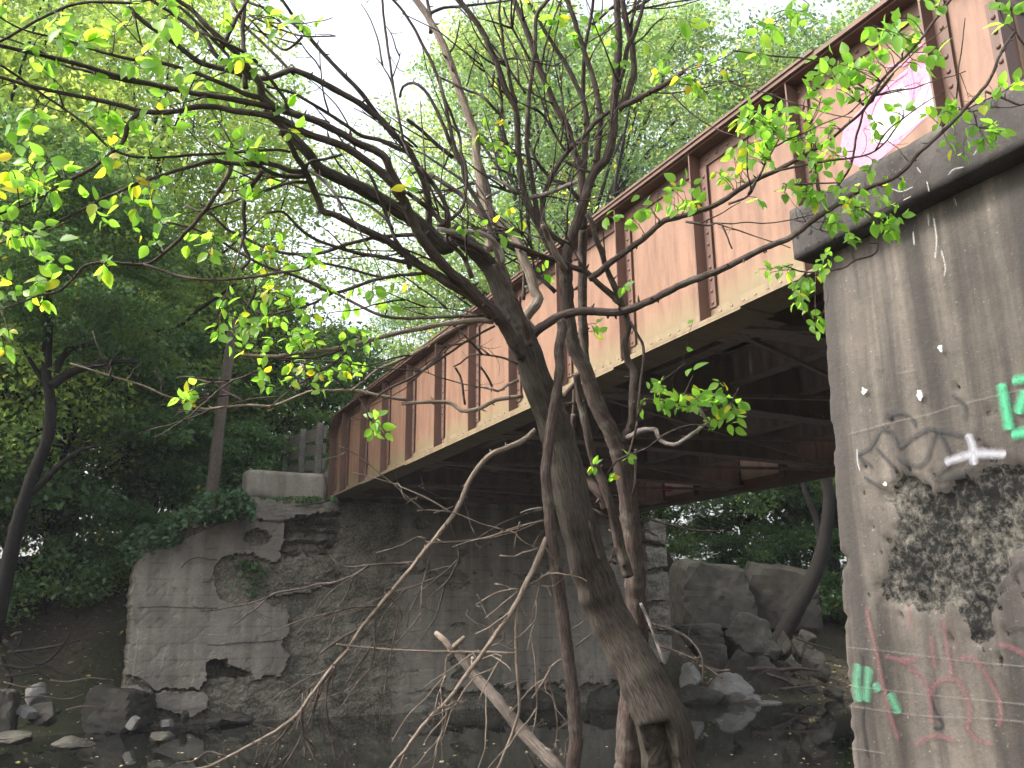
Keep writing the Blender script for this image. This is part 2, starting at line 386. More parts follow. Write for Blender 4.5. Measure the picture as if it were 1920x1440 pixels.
xs = np.concatenate([-np.geomspace(120, 22, 12), np.arange(-20, 22, .6), np.geomspace(23, 120, 12)])
ys = np.concatenate([-np.geomspace(80, 14, 10), np.arange(-12, 46, .6), np.geomspace(47, 160, 14)])
me = bpy.data.meshes.new('ground'); vs = [(x, y, ground_z(x, y)) for y in ys for x in xs]
nx = len(xs); fs = [(j*nx+i, j*nx+i+1, (j+1)*nx+i+1, (j+1)*nx+i) for j in range(len(ys)-1) for i in range(nx-1)]
me.from_pydata(vs, [], fs); me.polygons.foreach_set('use_smooth', [True]*len(fs))
g = mesh_obj('ground', me, M['ground']); tag(g, 'dark earth river banks with leaf litter', 'ground', kind='structure')
mb = MB(); mb.add([(-118, -78, 0), (118, -78, 0), (118, 60, 0), (-118, 60, 0)], [(0, 1, 2, 3)])
tag(mb.build('water', M['water']), 'still dark creek water under the bridge', 'water', kind='structure')

# ------------------------------------------------------------------ the plate girder bridge
ZB, ZT = 4.494, 6.294; AE, AS = 7.1, -8.9; WD = 7.296
bridge = empty('plate_girder_bridge', 'old riveted plate girder bridge of brown painted steel with pink and white graffiti', 'bridge', tuple(A0), AZ)
STIFF = [6.16-1.32*i for i in range(12)]
def girder(o, side, near):
    """side: -1 outer face towards -x"""
    web = MB(); zt = ZT; r = .55
    def prof(a): # top edge, rounded at the ends
        e = min(a-AS, AE-a)
        return zt if e >= r else zt - r + math.sqrt(max(0, r*r-(r-e)**2))
    ass = sorted(set([AS + i*.05 for i in range(12)] + list(np.linspace(AS+.6, AE-.6, 40)) + [AE - i*.05 for i in range(12)]))
    n = len(ass); t = .012
    vs = []
    for a in ass: vs += [(o-t, a, ZB+.01), (o-t, a, prof(a)-.01), (o+t, a, prof(a)-.01), (o+t, a, ZB+.01)]
    fs = []
    for i in range(n-1):
        for k in range(4): fs.append((i*4+k, i*4+(k+1) % 4, i*4+4+(k+1) % 4, i*4+4+k))
    fs += [(0, 1, 2, 3), tuple((n-1)*4+k for k in (3, 2, 1, 0))]
    web.add(vs, fs)
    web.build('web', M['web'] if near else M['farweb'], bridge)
    # top flange: plate following the profile with angle legs
    tf = MB()
    vs = []
    for a in ass: z = prof(a); vs += [(o-.2, a, z-.006), (o-.2, a, z+.032), (o+.2, a, z+.032), (o+.2, a, z-.006)]
    fs = []
    for i in range(n-1):
        for k in range(4): fs.append((i*4+k, i*4+(k+1) % 4, i*4+4+(k+1) % 4, i*4+4+k))
    fs += [(0, 1, 2, 3), tuple((n-1)*4+k for k in (3, 2, 1, 0))]
    tf.add(vs, fs)
    tf.box((o-.215, AS+1.5, zt+.034), (o+.215, AE-1.8, zt+.06))
    for sg in (-1, 1):
        x0, x1 = sorted((o+sg*.0135, o+sg*.03)); tf.box((x0, AS+.5, zt-.16), (x1, AE-.5, zt-.0085))
        x0, x1 = sorted((o+sg*.031, o+sg*.165)); tf.box((x0, AS+.5, zt-.024), (x1, AE-.5, zt-.0085))
        a = AS+.6
        while a < AE-.6:
            tf.rivet((o+sg*.03, a, zt-.095), (sg, 0, 0), .021); a += .155
    tf.build('top_flange', M['steel'], bridge)
    # end angles curving down the ends
    for e, sgn in ((AE, -1), (AS, 1)):
        for sg in (-1, 1):
            ea = MB()
            x0, x1 = sorted((o+sg*.0135, o+sg*.028))
            y0, y1 = sorted((e+sgn*.012, e+sgn*.17)); ea.box((x0, y0, ZB+.03), (x1, y1, zt-.42))
            x0, x1 = sorted((o+sg*.029, o+sg*.17)); y0, y1 = sorted((e+sgn*.012, e+sgn*.028)); ea.box((x0, y0, ZB+.03), (x1, y1, zt-.42))
            for q in (0.055, .125):
                z = ZB+.1
                while z < zt-.45:
                    ea.rivet((o+sg*.028, e+sgn*q, z), (sg, 0, 0), .02); z += .115
            ea.build('end_angle', M['steel'], bridge)
    # bottom flange
    bf = MB()
    bf.box((o-.2, AS, ZB-.028), (o+.2, AE, ZB-.0))
    bf.box((o-.2, AS+2.6, ZB-.05), (o+.2, AE-2.6, ZB-.030))
    bf.box((o-.2, AS+4.6, ZB-.072), (o+.2, AE-5.0, ZB-.052))
    bf.build('bottom_flange', M['angle'] if near else M['steel'], bridge)
    ba = MB()
    for sg in (-1, 1):
        x0, x1 = sorted((o+sg*.0135, o+sg*.03)); ba.box((x0, AS+.02, ZB+.003), (x1, AE-.02, ZB+.165))
        x0, x1 = sorted((o+sg*.031, o+sg*.17)); ba.box((x0, AS+.02, ZB+.003), (x1, AE-.02, ZB+.02))
        a = AS+.1
        while a < AE-.1:
            ba.rivet((o+sg*.03, a, ZB+.1), (sg, 0, 0), .022); a += .155
    ba.build('flange_angle', M['angle'] if near else M['steel'], bridge)
    for a in STIFF:
        for sg in (-1, 1):
            if sg != side and near: continue
            s = MB()
            x0, x1 = sorted((o+sg*.0305, o+sg*.165)); s.box((x0, a-.0, ZB+.022), (x1, a+.016, zt-.026))
            x0, x1 = sorted((o+sg*.0302, o+sg*.045)); rv = MB(); rv.box((x0, a-.1, ZB+.166), (x1, a-.002, zt-.162)); z = ZB+.21
            while z < zt-.2:
                rv.rivet((o+sg*.045, a-.055, z), (sg, 0, 0), .02); z += .12
            so_ = s.build('stiffener', M['steel'], bridge); rv.build('riveted_leg', M['steel'], so_)
        if side and not near:
            pass
    # splice plates with dense rivets
    for a in ((-1.1, 1.9) if not near else ()):
        s = MB(); sg = -1; s.box((o-.03-.014, a-.35, ZB+.17), (o-.031, a+.35, zt-.17))
        for i in range(5):
            z = ZB+.23
            while z < zt-.2:
                s.rivet((o-.044, a-.26+i*.13, z), (-1, 0, 0), .02); z += .12
        s.build('splice_plate', M['farweb'], bridge)
girder(0, -1, True)
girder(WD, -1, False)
BEAM_OBJ = []
BEAMS = [6.4, 4.84, 2.2, -.44, -3.08, -5.72, -8.2]
for a in BEAMS:
    b = MB(); x0, x1 = .03, WD-.03; z0, z1 = ZB+.045, ZB+.78
    b.box((x0, a-.008, z0), (x1, a+.008, z1)); b.box((x0, a-.14, z1), (x1, a+.14, z1+.02)); b.box((x0, a-.14, z0-.02), (x1, a+.14, z0))
    for sg in (-1, 1):
        y0, y1 = sorted((a+sg*.0085, a+sg*.022)); b.box((x0, y0, z0+.002), (x1, y1, z0+.1)); b.box((x0, y0, z1-.1), (x1, y1, z1-.002))
        x = x0+.12
        while x < x1:
            b.rivet((x, a+sg*.022, z0+.06), (0, sg, 0), .02); x += .2
    # gusset knees at the ends
    for xe, q in ((x0, 1), (x1, -1)):
        b.add([(xe, a-.03, z0), (xe, a-.03, z1+.5), (xe+q*.5, a-.03, z1), (xe+q*.5, a-.03, z0),
               (xe, a+.03, z0), (xe, a+.03, z1+.5), (xe+q*.5, a+.03, z1), (xe+q*.5, a+.03, z0)],
              [(0, 1, 2, 3), (7, 6, 5, 4), (0, 4, 5, 1), (1, 5, 6, 2), (2, 6, 7, 3), (3, 7, 4, 0)])
    BEAM_OBJ.append(b.build('floor_beam', M['under'], bridge))
for x in (1.2, 2.45, 3.65, 4.85, 6.1):
    b = MB()
    for a0, a1 in zip(BEAMS[1:], BEAMS):
        lo_, hi_ = a0+.145, a1-.145
        b.box((x-.008, lo_, ZB+.35), (x+.008, hi_, ZB+.76)); b.box((x-.09, lo_, ZB+.33), (x+.09, hi_, ZB+.349)); b.box((x-.09, lo_, ZB+.761), (x+.09, hi_, ZB+.78))
    b.build('stringer', M['under'], bridge)
b = MB(); a = AS+.1
while a < AE-.1:
    b.box((.24, a, ZB+.802+R.uniform(0, .012)), (WD-.24, a+.235, ZB+.95)); a += .25
b.build('deck_plank', M['deck'], bridge)
# lateral bracing under the floor
for (a0, a1) in zip(BEAMS[1:], BEAMS):
    for q in (0, 1):
        b = MB(); xa, xb = (.25, WD-.25) if q else (WD-.25, .25)
        b.bar((xa, a0+.1, ZB-.02+q*.05), (xb, a1-.1, ZB-.02+q*.05), .05, .012); b.bar((xa, a0+.1, ZB+.025+q*.05-.02), (xb, a1-.1, ZB+.025+q*.05-.02), .012, .045)
        b.build('brace', M['under'], bridge)
for a, bo in zip(BEAMS, BEAM_OBJ):
    for xe, q in ((.03, 1), (WD-.03, -1)):
        b = MB(); x0, x1 = sorted((xe+q*.02, xe+q*.55)); b.box((x0, a-.35, ZB+.006), (x1, a+.35, ZB+.02))
        for i in range(4):
            for j in range(4): b.rivet((xe+q*(.1+.12*i), a-.26+.17*j, ZB+.006), (0, 0, -1), .018)
        b.build('gusset_plate', M['under'], bo)
for o in (0, WD):
    for a in (6.85, -8.45):
        b = MB(); b.box((o-.28, a-.24, 4.42), (o+.28, a+.24, ZB-.029)); b.build('bearing_plate', M['steel'], bridge)

def smooth_px(pts, step=7):
    pts = [np.array(p, float) for p in pts]
    if len(pts) < 3: ext = [2*pts[0]-pts[1]] + pts + [2*pts[-1]-pts[-2]]
    else: ext = [2*pts[0]-pts[1]] + pts + [2*pts[-1]-pts[-2]]
    out = []
    for i in range(1, len(ext)-2):
        p0, p1, p2, p3 = ext[i-1:i+3]; L = np.linalg.norm((p2-p1)[:2]); n = max(1, int(L/step))
        for k in range(n):
            t = k/n
            out.append(.5*((2*p1)+(-p0+p2)*t+(2*p0-5*p1+4*p2-p3)*t*t+(-p0+3*p1-3*p2+p3)*t**3))
    out.append(ext[-2]); return out
def ribbon(mb, lp, w, plane_o):
    """flat paint stroke on the plane x = plane_o; lp = list of (y, z) in bridge frame"""
    n = len(lp); vs = []; 
    for i in range(n):
        t = np.array(lp[min(i+1, n-1)]) - np.array(lp[max(i-1, 0)]); t = t/(np.linalg.norm(t)+1e-9); q = np.array([-t[1], t[0]])
        ww = w*(1+.2*mn.noise(Vector((lp[i][0]*9, lp[i][1]*9, 1))))
        if i in (0, n-1): ww *= .6
        for s in (-.5, .5): vs.append((plane_o, lp[i][0]+q[0]*ww*s, lp[i][1]+q[1]*ww*s))
    fs = [(2*i, 2*i+1, 2*i+3, 2*i+2) for i in range(n-1)]
    mb.add(vs, fs, [[(i/n, 0), (i/n, 1), ((i+1)/n, 1), ((i+1)/n, 0)] for i in range(n-1)])
def strokes(name, parent, mat, plane_o, tile, wz, lines, lift=0.0):
    ox, oy, sc = tile; mb = MB()
    if name in ('crack', 'lime_streak') and len(lines) > 1:
        for k, ln in enumerate(lines): strokes(name, parent, mat, plane_o, tile, wz, [ln], lift+.0004*k)
        return
    for k, ln in enumerate(lines):
        px = smooth_px([(ox+x/sc, oy+y/sc) for x, y in ln], 4)
        lp = [on_o(u, v, plane_o)[1:] for u, v in px]
        D = np.linalg.norm(W(plane_o, *lp[0]) - CAM)
        ribbon(mb, lp, wz*(1.45 if name == 'graffiti' else 1)/sc*D/F_PX, plane_o - lift - .0004*k)
    return mb.build(name, mat, parent)
def patch(name, parent, mat, plane_o, tile, poly):
    ox, oy, sc = tile
    px = smooth_px([(ox+x/sc, oy+y/sc) for x, y in poly+[poly[0]]], 8)[:-1]
    vs = [(plane_o, *on_o(u, v, plane_o)[1:]) for u, v in px]
    mb = MB(); mb.add(vs, [tuple(range(len(vs)))]); return mb.build(name, mat, parent)
TC = (1220, 0, 2.743); TP = (1500, 650, 1.824); TF = (1220, 500, 2.743)
patch('graffiti', bridge, M['p_pinkfill'], -.0155, TC, [(970, 800), (985, 700), (1010, 640), (1080, 560), (1170, 480), (1280, 385), (1350, 335), (1440, 320), (1500, 270), (1535, 290), (1560, 500), (1400, 620), (1250, 760), (1100, 860)])
patch('graffiti', bridge, M['p_whitefill'], -.0180, TC, [(1140, 740), (1135, 620), (1185, 510), (1290, 430), (1320, 450), (1340, 540), (1380, 480), (1450, 370), (1510, 350), (1540, 480), (1400, 610), (1250, 720)])
strokes('graffiti', bridge, M['p_pink'], -.0195, TC, 13, [[(1210, 350), (1260, 330), (1300, 335), (1340, 300)], [(1360, 260), (1400, 230), (1440, 235), (1420, 270), (1380, 280)], [(1430, 270), (1470, 225), (1490, 240), (1460, 280), (1500, 260), (1525, 230), (1535, 250)], [(1330, 340), (1350, 450), (1340, 540), (1380, 580)], [(1400, 540), (1440, 430), (1500, 380), (1540, 420)], [(1500, 380), (1470, 480), (1530, 500)], [(1160, 430), (1130, 450), (1060, 490)], [(1130, 600), (1160, 520), (1240, 430), (1320, 370)], [(1460, 330), (1480, 300), (1540, 310)]])

# far girder magenta mark on its inner face
def on_plane_strokes(name, mat, plane_o, pts, wpx):
    return strokes(name, bridge, mat, plane_o, (0, 0, 1), wpx, pts)
on_plane_strokes('graffiti', M['p_magenta'], WD-.05, [[(1228, 914), (1245, 916), (1262, 917)]], 10)

# ------------------------------------------------------------------ near abutment (right)
near = empty('concrete_abutment', 'tall grey concrete abutment at the right edge, sprayed with black, green and red graffiti', 'abutment', tuple(A0), AZ)
WO = -1.09; ZC0, ZC1 = 4.06, 4.42
spx = [(300, 470), (345, 425), (400, 455), (470, 490), (500, 490), (545, 450), (610, 455), (640, 430), (700, 400), (780, 420), (800, 700), (730, 700), (690, 800), (650, 880), (665, 950), (640, 1045), (570, 1010), (580, 950), (540, 880), (470, 900), (400, 900), (340, 870), (290, 870), (255, 830), (265, 740), (310, 660), (330, 610), (310, 560)]
spall_poly = [(1500+x/1.824, 650+y/1.824) for x, y in spx]
na, nz = 210, 170
mb = MB(); aa = np.linspace(-8.02, -12.5, na); zz = np.linspace(-.9, ZC0, nz)
vs = []; att = []
for z in zz:
    for i, a in enumerate(aa):
        edge = -8.02 + .22*(ZC0-z)/4.0
        y = edge + (a - aa[0])
        pt = W(WO, y, z); u, v = proj(pt)
        hh = mn.fractal(Vector((y*1.2, z*1.2, 3)), .9, 2.0, 5)*.008
        k = 0.0
        if 1560 < u < 2100 and 800 < v < 1300:
            dd = polydist(u, v, spall_poly); ins = inpoly(u, v, spall_poly)
            nn = mn.fractal(Vector((y*7, z*7, 1)), .8, 2.1, 5)
            s = (dd if ins else -dd)/14 + nn*1.4
            k = sstep(s*.8+.35)
            if not ins and dd < 60 and mn.noise(Vector((y*24, z*24, 6))) > .3+dd/150: k = max(k, .85)
        # scattered holes near the patch and a rotten river edge low down
        hn = mn.noise(Vector((y*9, z*9, 8)))
        if k < .5 and hn > .56: k = max(k, .0 if not (1620 < u < 1960 and 700 < v < 900) else .9)
        rough = mn.fractal(Vector((y*16, z*16, 2)), .7, 2.0, 5)
        x = WO + hh + k*(.035 + .03*rough)
        if i < 4:
            ch = max(0, mn.fractal(Vector((z*4, 0, 2)), .7, 2, 5))
            low = 1.0 if z < 2.2 else .35
            x += (4-i)/4*.03*ch*2.2*low + (.012 if i == 0 else 0)
            y -= (.06*ch*low if i == 0 else .02*ch*low)
        vs.append((x, y, z)); att.append(k)
fs = [(j*na+i, (j)*na+i+1, (j+1)*na+i+1, (j+1)*na+i) for j in range(nz-1) for i in range(na-1)]
fs = [tuple(reversed(f)) for f in fs]
# river face going back across the deck width
nb = 24; base = len(vs)
for j in range(nz):
    e = vs[j*na]
    for q in range(1, nb+1):
        vs.append((e[0] + (8.6-e[0])*q/nb, e[1] + .012*mn.noise(Vector((q*.8, zz[j]*1.5, 4))), e[2])); att.append(0)
for j in range(nz-1):
    prev = (j*na, (j+1)*na)
    for q in range(nb):
        c0 = base + j*nb + q; c1 = base + (j+1)*nb + q
        fs.append((prev[0], c0, c1, prev[1])); prev = (c0, c1)
mb.add(vs, fs)
wall = mb.build('wall', M['wall_near'], near, smooth=True)
at_ = wall.data.attributes.new('spall', 'FLOAT', 'POINT'); at_.data.foreach_set('value', att)
# cap: a long block with worn edges
def worn_block(name, mat, parent, lo, hi, amp=.02, seed=0, res=.07, chip=.05):
    bm_ = bmesh.new(); bmesh.ops.create_cube(bm_, size=1)
    dims = [hi[i]-lo[i] for i in range(3)]
    bmesh.ops.scale(bm_, vec=dims, verts=bm_.verts); bmesh.ops.translate(bm_, vec=[(lo[i]+hi[i])/2 for i in range(3)], verts=bm_.verts)
    for ax in range(3):
        n = min(90, int(dims[ax]/res))
        for i in range(1, n):
            c = [0, 0, 0]; c[ax] = lo[ax] + dims[ax]*i/n; nr = [0, 0, 0]; nr[ax] = 1
            bmesh.ops.bisect_plane(bm_, geom=bm_.verts[:]+bm_.edges[:]+bm_.faces[:], plane_co=c, plane_no=nr)
    for v in bm_.verts:
        p = v.co.copy(); ne = 0; cdir = Vector((0, 0, 0))
        for ax in range(3):
            if abs(p[ax]-lo[ax]) < 1e-4: ne += 1; cdir[ax] = 1
            elif abs(p[ax]-hi[ax]) < 1e-4: ne += 1; cdir[ax] = -1
        nn = mn.fractal(p*3+Vector((seed, 0, 0)), .8, 2, 5)
        v.co += cdir*(amp*.5*nn)
        if ne >= 2: v.co += cdir*(chip*(.25+max(0, mn.fractal(p*4+Vector((seed+5, 0, 0)), .8, 2, 4))))
    me_ = bpy.data.meshes.new(name); bm_.to_mesh(me_); bm_.free()
    me_.polygons.foreach_set('use_smooth', [True]*len(me_.polygons))
    return mesh_obj(name, me_, mat, parent)
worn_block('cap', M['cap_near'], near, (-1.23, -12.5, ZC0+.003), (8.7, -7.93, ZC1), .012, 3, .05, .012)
PL = WO - .012
strokes('graffiti', near, M['p_black'], PL, TP, 13, [[(300, 265), (270, 290), (240, 340), (195, 370)], [(195, 370), (245, 410)], [(260, 345), (300, 390), (325, 415)], [(290, 240), (340, 225), (380, 245), (395, 275)], [(280, 285), (310, 290), (330, 330), (340, 350)], [(340, 345), (400, 300), (455, 280), (450, 330), (435, 380), (410, 405), (370, 400), (330, 375)], [(460, 280), (490, 320), (515, 375)], [(465, 285), (500, 290), (560, 305), (610, 310)], [(220, 445), (260, 470), (290, 480)], [(450, 455), (490, 420), (520, 390)], [(460, 460), (540, 440), (590, 410)], [(520, 165), (555, 190), (565, 220), (555, 250)]])
strokes('graffiti', near, M['p_black'], PL, TP, 11, [[(440, 1180), (460, 1240), (485, 1295), (455, 1305)]])
strokes('graffiti', near, M['p_black'], PL, TP, 13, [[(735, 800), (725, 770), (760, 740)]])
strokes('graffiti', near, M['p_white'], PL-.008, TP, 26, [[(495, 395), (560, 375), (610, 365), (705, 368)], [(573, 298), (590, 340), (594, 405)]])
strokes('graffiti', near, M['p_green'], PL-.006, TP, 30, [[(688, 125), (700, 200), (716, 285)], [(725, 116), (790, 104)], [(722, 300), (800, 286)], [(770, 150), (745, 230)]])
strokes('graffiti', near, M['p_green2'], PL-.006, TP, 30, [[(200, 1085), (192, 1150), (200, 1215)], [(235, 1095), (225, 1215)], [(305, 1185), (338, 1255)], [(255, 1150), (270, 1180)]])
strokes('graffiti', near, M['p_red'], PL-.010, TP, 15, [[(225, 890), (240, 960), (260, 1040), (280, 1140), (300, 1230), (335, 1345)], [(290, 1058), (340, 1072), (400, 1118), (440, 1170), (450, 1290)], [(372, 880), (375, 960)], [(448, 985), (455, 1060), (460, 1100)], [(490, 930), (500, 1010), (520, 1125)], [(405, 1068), (340, 1072)], [(445, 1190), (470, 1150), (500, 1135), (540, 1145), (570, 1190), (582, 1260), (570, 1310)], [(545, 1065), (590, 1065), (630, 1110), (670, 1180), (688, 1240), (680, 1300)], [(395, 1362), (450, 1330), (530, 1345)], [(570, 1300), (610, 1345), (660, 1360)], [(680, 1015), (730, 1030), (790, 1068)]])
strokes('crack', near, M['crack'], PL-.002, TP, 8, [[(205, 1045), (212, 1080), (208, 1120), (216, 1200), (212, 1280), (220, 1340), (228, 1400)], [(700, 975), (740, 960), (790, 968)]])
strokes('crack', near, M['crack_light'], PL-.003, TP, 6, [[(165, 297), (220, 285), (300, 262), (400, 240), (470, 222), (520, 205), (640, 175), (790, 139)], [(330, 92), (405, 78)], [(165, 1028), (330, 1045), (560, 1075), (790, 1095)], [(165, 1158), (300, 1175), (430, 1190), (790, 1225)], [(170, 1373), (290, 1390)], [(165, 1228), (420, 1262), (620, 1270), (790, 1285)]])
lst = []
for cx, cy_ in ((220, 152), (410, 165), (482, 5), (195, 355), (290, 470), (430, 660)):
    for i in range(5):
        an = R.uniform(0, 6.28); l = R.uniform(6, 17); lst.append([(cx, cy_), (cx+l*math.cos(an), cy_+l*math.sin(an)*1.2)])
lst += [[(195, 350), (196, 390), (205, 425)]]
for cx, cy_, rr in ((220, 152, 11), (410, 166, 13), (480, 6, 9), (290, 470, 6)):
    patch('paint_splat', near, M['p_splat'], PL-.0145, TP, [(cx+rr*(.5+R.random()*.9)*math.cos(q*.45), cy_+rr*1.15*(.5+R.random()*.9)*math.sin(q*.45)) for q in range(14)])
strokes('paint_splat', near, M['p_white'], PL-.0145, TP, 8, lst[30:])
strokes('lime_streak', near, M['efflor'], PL-.001, TC, 12, [[(1425, 1095), (1430, 1160)], [(1455, 1120), (1470, 1230), (1462, 1330)], [(1495, 1285), (1515, 1370), (1510, 1420)], [(1350, 1190), (1356, 1260)], [(1560, 1010), (1575, 1060)]])
strokes('lime_streak', near, M['efflor'], -1.245, TC, 9, [[(1240, 970), (1290, 985), (1350, 960)], [(1420, 930), (1432, 985)], [(1370, 860), (1390, 890)], [(1530, 900), (1560, 870), (1610, 860)], [(1300, 1030), (1340, 1010)], [(1660, 800), (1680, 770)]])

# ------------------------------------------------------------------ far abutment
farab = empty('stone_abutment', 'spalled concrete abutment with crumbling facing under the far end of the bridge', 'abutment', tuple(A0), AZ)
FA = 6.65
H = lambda L: [(x/2.667, 900+y/2.667) for x, y in L]
facing = H([(600, 420), (690, 395), (800, 340), (900, 300), (1060, 225), (1130, 205), (1240, 190), (1280, 200), (1330, 205), (1420, 195), (1425, 260), (1430, 310), (1405, 390), (1360, 425), (1260, 372), (1180, 368), (1100, 390), (1070, 450), (1080, 520), (1100, 600), (1200, 620), (1330, 600), (1390, 640), (1440, 650), (1452, 760), (1412, 810), (1440, 880), (1412, 990), (1345, 982), (1272, 1000), (1245, 965), (1200, 945), (1135, 935), (1128, 900), (1040, 905), (1036, 1000), (1000, 1050), (900, 1046), (760, 1050), (690, 985), (600, 960)])
foot_p = H([(600, 1040), (690, 1030), (745, 1060), (900, 1062), (1030, 1058), (1050, 1140), (960, 1190), (740, 1130), (650, 1060)])
cavity = H([(1040, 905), (1128, 900), (1135, 935), (1200, 945), (1245, 965), (1235, 985), (1160, 985), (1060, 1000), (1038, 980)])
pocket = H([(1225, 275), (1270, 250), (1340, 255), (1360, 285), (1320, 320), (1250, 320)])
ledge = H([(1262, 100), (1700, 100), (1690, 160), (1560, 170), (1440, 200), (1330, 205), (1280, 190)])
hollow = H([(1425, 205), (1560, 175), (1700, 165), (1720, 300), (1650, 370), (1440, 380), (1400, 350), (1430, 300)])
shelf = H([(1330, 500), (1500, 440), (1670, 420), (1690, 500), (1560, 560), (1350, 590)])
def wing_top(o): return lerp_tab(o, [(-4.2, 3.2), (-3.9, 3.3), (-3.09, 3.74), (-1.95, 4.25), (-1.9, 4.41), (8.7, 4.42)])
no, nz = 330, 130; oo = np.linspace(-3.9, 8.62, no)
vs = []; att = []
for j in range(nz):
    for i, o in enumerate(oo):
        zt_ = wing_top(o); z = -.5 + (zt_+.5)*j/(nz-1)
        a = FA + max(0, -1.5-o)*.05
        u, v = proj(W(o, a, z))
        jit = mn.fractal(Vector((o*5, z*5, 0)), .8, 2, 4)
        uu, vv2 = u + 5*jit, v + 5*mn.fractal(Vector((o*5, z*5, 9)), .8, 2, 4)
        rgh = mn.fractal(Vector((o*2.2, z*4.5, 4)), .75, 2.1, 6)
        fine = mn.fractal(Vector((o*9, z*9, 14)), .75, 2.1, 4)
        dep = .14 + .04*rgh + .016*fine; k = 1.0
        if o > 1.1:
            q = sstep((o-1.1)/.7); dep = dep*(1-q) + q*(.09 + .012*rgh); k = 1-q
            cr = mn.fractal(Vector((o*.9, z*1.6, 21)), .8, 2, 4)
            if cr > .45: dep += .06*sstep((cr-.45)*5); k = max(k, .7)
            if z < .42+.15*rgh: dep += .13*sstep((o-1.3-.6*rgh)*.6); k = max(k, .8*sstep((o-1.3)*.6))
        if inpoly(uu, vv2, facing) and not inpoly(uu, vv2, pocket): dep = .006*rgh + .02*sstep(-jit); k = 0.0
        elif inpoly(uu, vv2, foot_p): dep = -.04 + .02*rgh; k = .15
        if inpoly(uu, vv2, cavity): dep = .55; k = 1
        if inpoly(uu, vv2, pocket): dep = .2; k = 1
        if inpoly(uu, vv2, ledge): dep = -.05 + .03*rgh; k = .2
        if inpoly(uu, vv2, hollow): dep = .3 + .1*math.sin(z*26+2*rgh) + .06*rgh; k = 1
        if inpoly(uu, vv2, shelf): dep = .02 + .06*rgh; k = 1
        if o > 7.9:   # ragged stone end strip
            q = sstep((o-7.9)/.08); crs = (z*1.35 + .2*mn.noise(Vector((o, z, 3)))) % 1.0
            dep = dep*(1-q) + q*(-.06 + .05*rgh + (.22 if crs < .16 else 0)); k = .5*q
        vs.append((o + (.05*rgh if i in (0, no-1) else 0), a + dep, z)); att.append(k)
fs = [(j*no+i, j*no+i+1, (j+1)*no+i+1, (j+1)*no+i) for j in range(nz-1) for i in range(no-1)]
# top, back skirt and end returns
base = len(vs)
for i in range(no): x, y, z = vs[(nz-1)*no+i]; vs.append((x, FA+1.6, z-.01)); att.append(.3)
for i in range(no-1): fs.append(((nz-1)*no+i, (nz-1)*no+i+1, base+i+1, base+i))
for col, flip in ((0, 1), (no-1, 0)):
    b0 = len(vs)
    for j in range(nz): x, y, z = vs[j*no+col]; vs.append((x, FA+1.6, z-.01)); att.append(.2)
    for j in range(nz-1):
        f = (j*no+col, b0+j, b0+j+1, (j+1)*no+col); fs.append(f if not flip else tuple(reversed(f)))
mb = MB(); mb.add(vs, fs); ow = mb.build('wall', M['abut'], farab, smooth=False)
ow.data.attributes.new('spall', 'FLOAT', 'POINT').data.foreach_set('value', att)
worn_block('parapet_block', M['block'], farab, (-1.93, 6.95, 4.40), (-.22, 7.55, 5.02), .02, 8, .09, .04)
worn_block('backwall', M['abut'], farab, (-.2, 7.2, 4.40), (7.6, 7.7, 5.2), .02, 12, .15, .03)
mb = MB()   # sloping coping ridge on the wing
for o0, o1 in zip(np.linspace(-3.9, -2.0, 12), np.linspace(-3.9, -2.0, 12)[1:]):
    mb.bar((o0, FA+.1, wing_top(o0)-.16), (o1+.01, FA+.1, wing_top(o1)-.16), .25, .05)
# bridge seat blocks glimpsed between the girders
for (u0, u1, v0, v1) in ((868, 938, 932, 960), (955, 1040, 905, 960)):
    o0 = on_a((u0), 940, FA)[0]; o1 = on_a(u1, 940, FA)[0]
    worn_block('seat_block', M['block'], farab, (o0, FA+.05, 4.425), (o1, FA+.5, 4.425+.22 if u0 < 900 else 4.8), .02, u0, .1, .03)

def strokes_front(name, parent, mat, plane_a, tile, wz, lines):
    ox, oy, sc = tile
    for ln in lines:
        mb = MB(); px = smooth_px([(ox+x/sc, oy+y/sc) for x, y in ln], 4)
        px = [(p[0]+1.2*mn.noise(Vector((p[0]*.2, p[1]*.2, 0))), p[1]+1.5*mn.noise(Vector((p[0]*.2, p[1]*.2, 5)))) for p in px]
        lp = []
        for u, v in px: q = on_a(u, v, plane_a); lp.append((q[0], q[2]))
        D = np.linalg.norm(W(lp[0][0], plane_a, lp[0][1])-CAM); ribbon(mb, lp, wz/sc*D/F_PX, 0)
        mb.v = [(y, plane_a, z) for x, y, z in mb.v]; mb.build(name, mat, parent)
TH_ = (0, 900, 2.667)
strokes_front('crack', farab, M['crack'], FA-.03, TH_, 9, [[(905, 440), (935, 410), (975, 390), (1030, 392), (1090, 400)], [(1035, 822), (1100, 826), (1200, 815), (1300, 812), (1420, 798)], [(690, 640), (800, 635), (950, 640), (1090, 642)], [(690, 985), (735, 1015), (760, 1050), (738, 1120)], [(1065, 480), (1050, 505), (1010, 512)]])
strokes_front('crack', farab, M['efflor'], FA-.032, TH_, 6, [[(1000, 768), (1140, 776)], [(968, 840), (985, 880)], [(1010, 860), (1000, 880)], [(1075, 850), (1040, 885)], [(820, 870), (805, 940)], [(1130, 840), (1130, 870)], [(1095, 250), (1092, 300)], [(1080, 350), (1074, 370)], [(690, 740), (680, 850), (660, 1000)]])
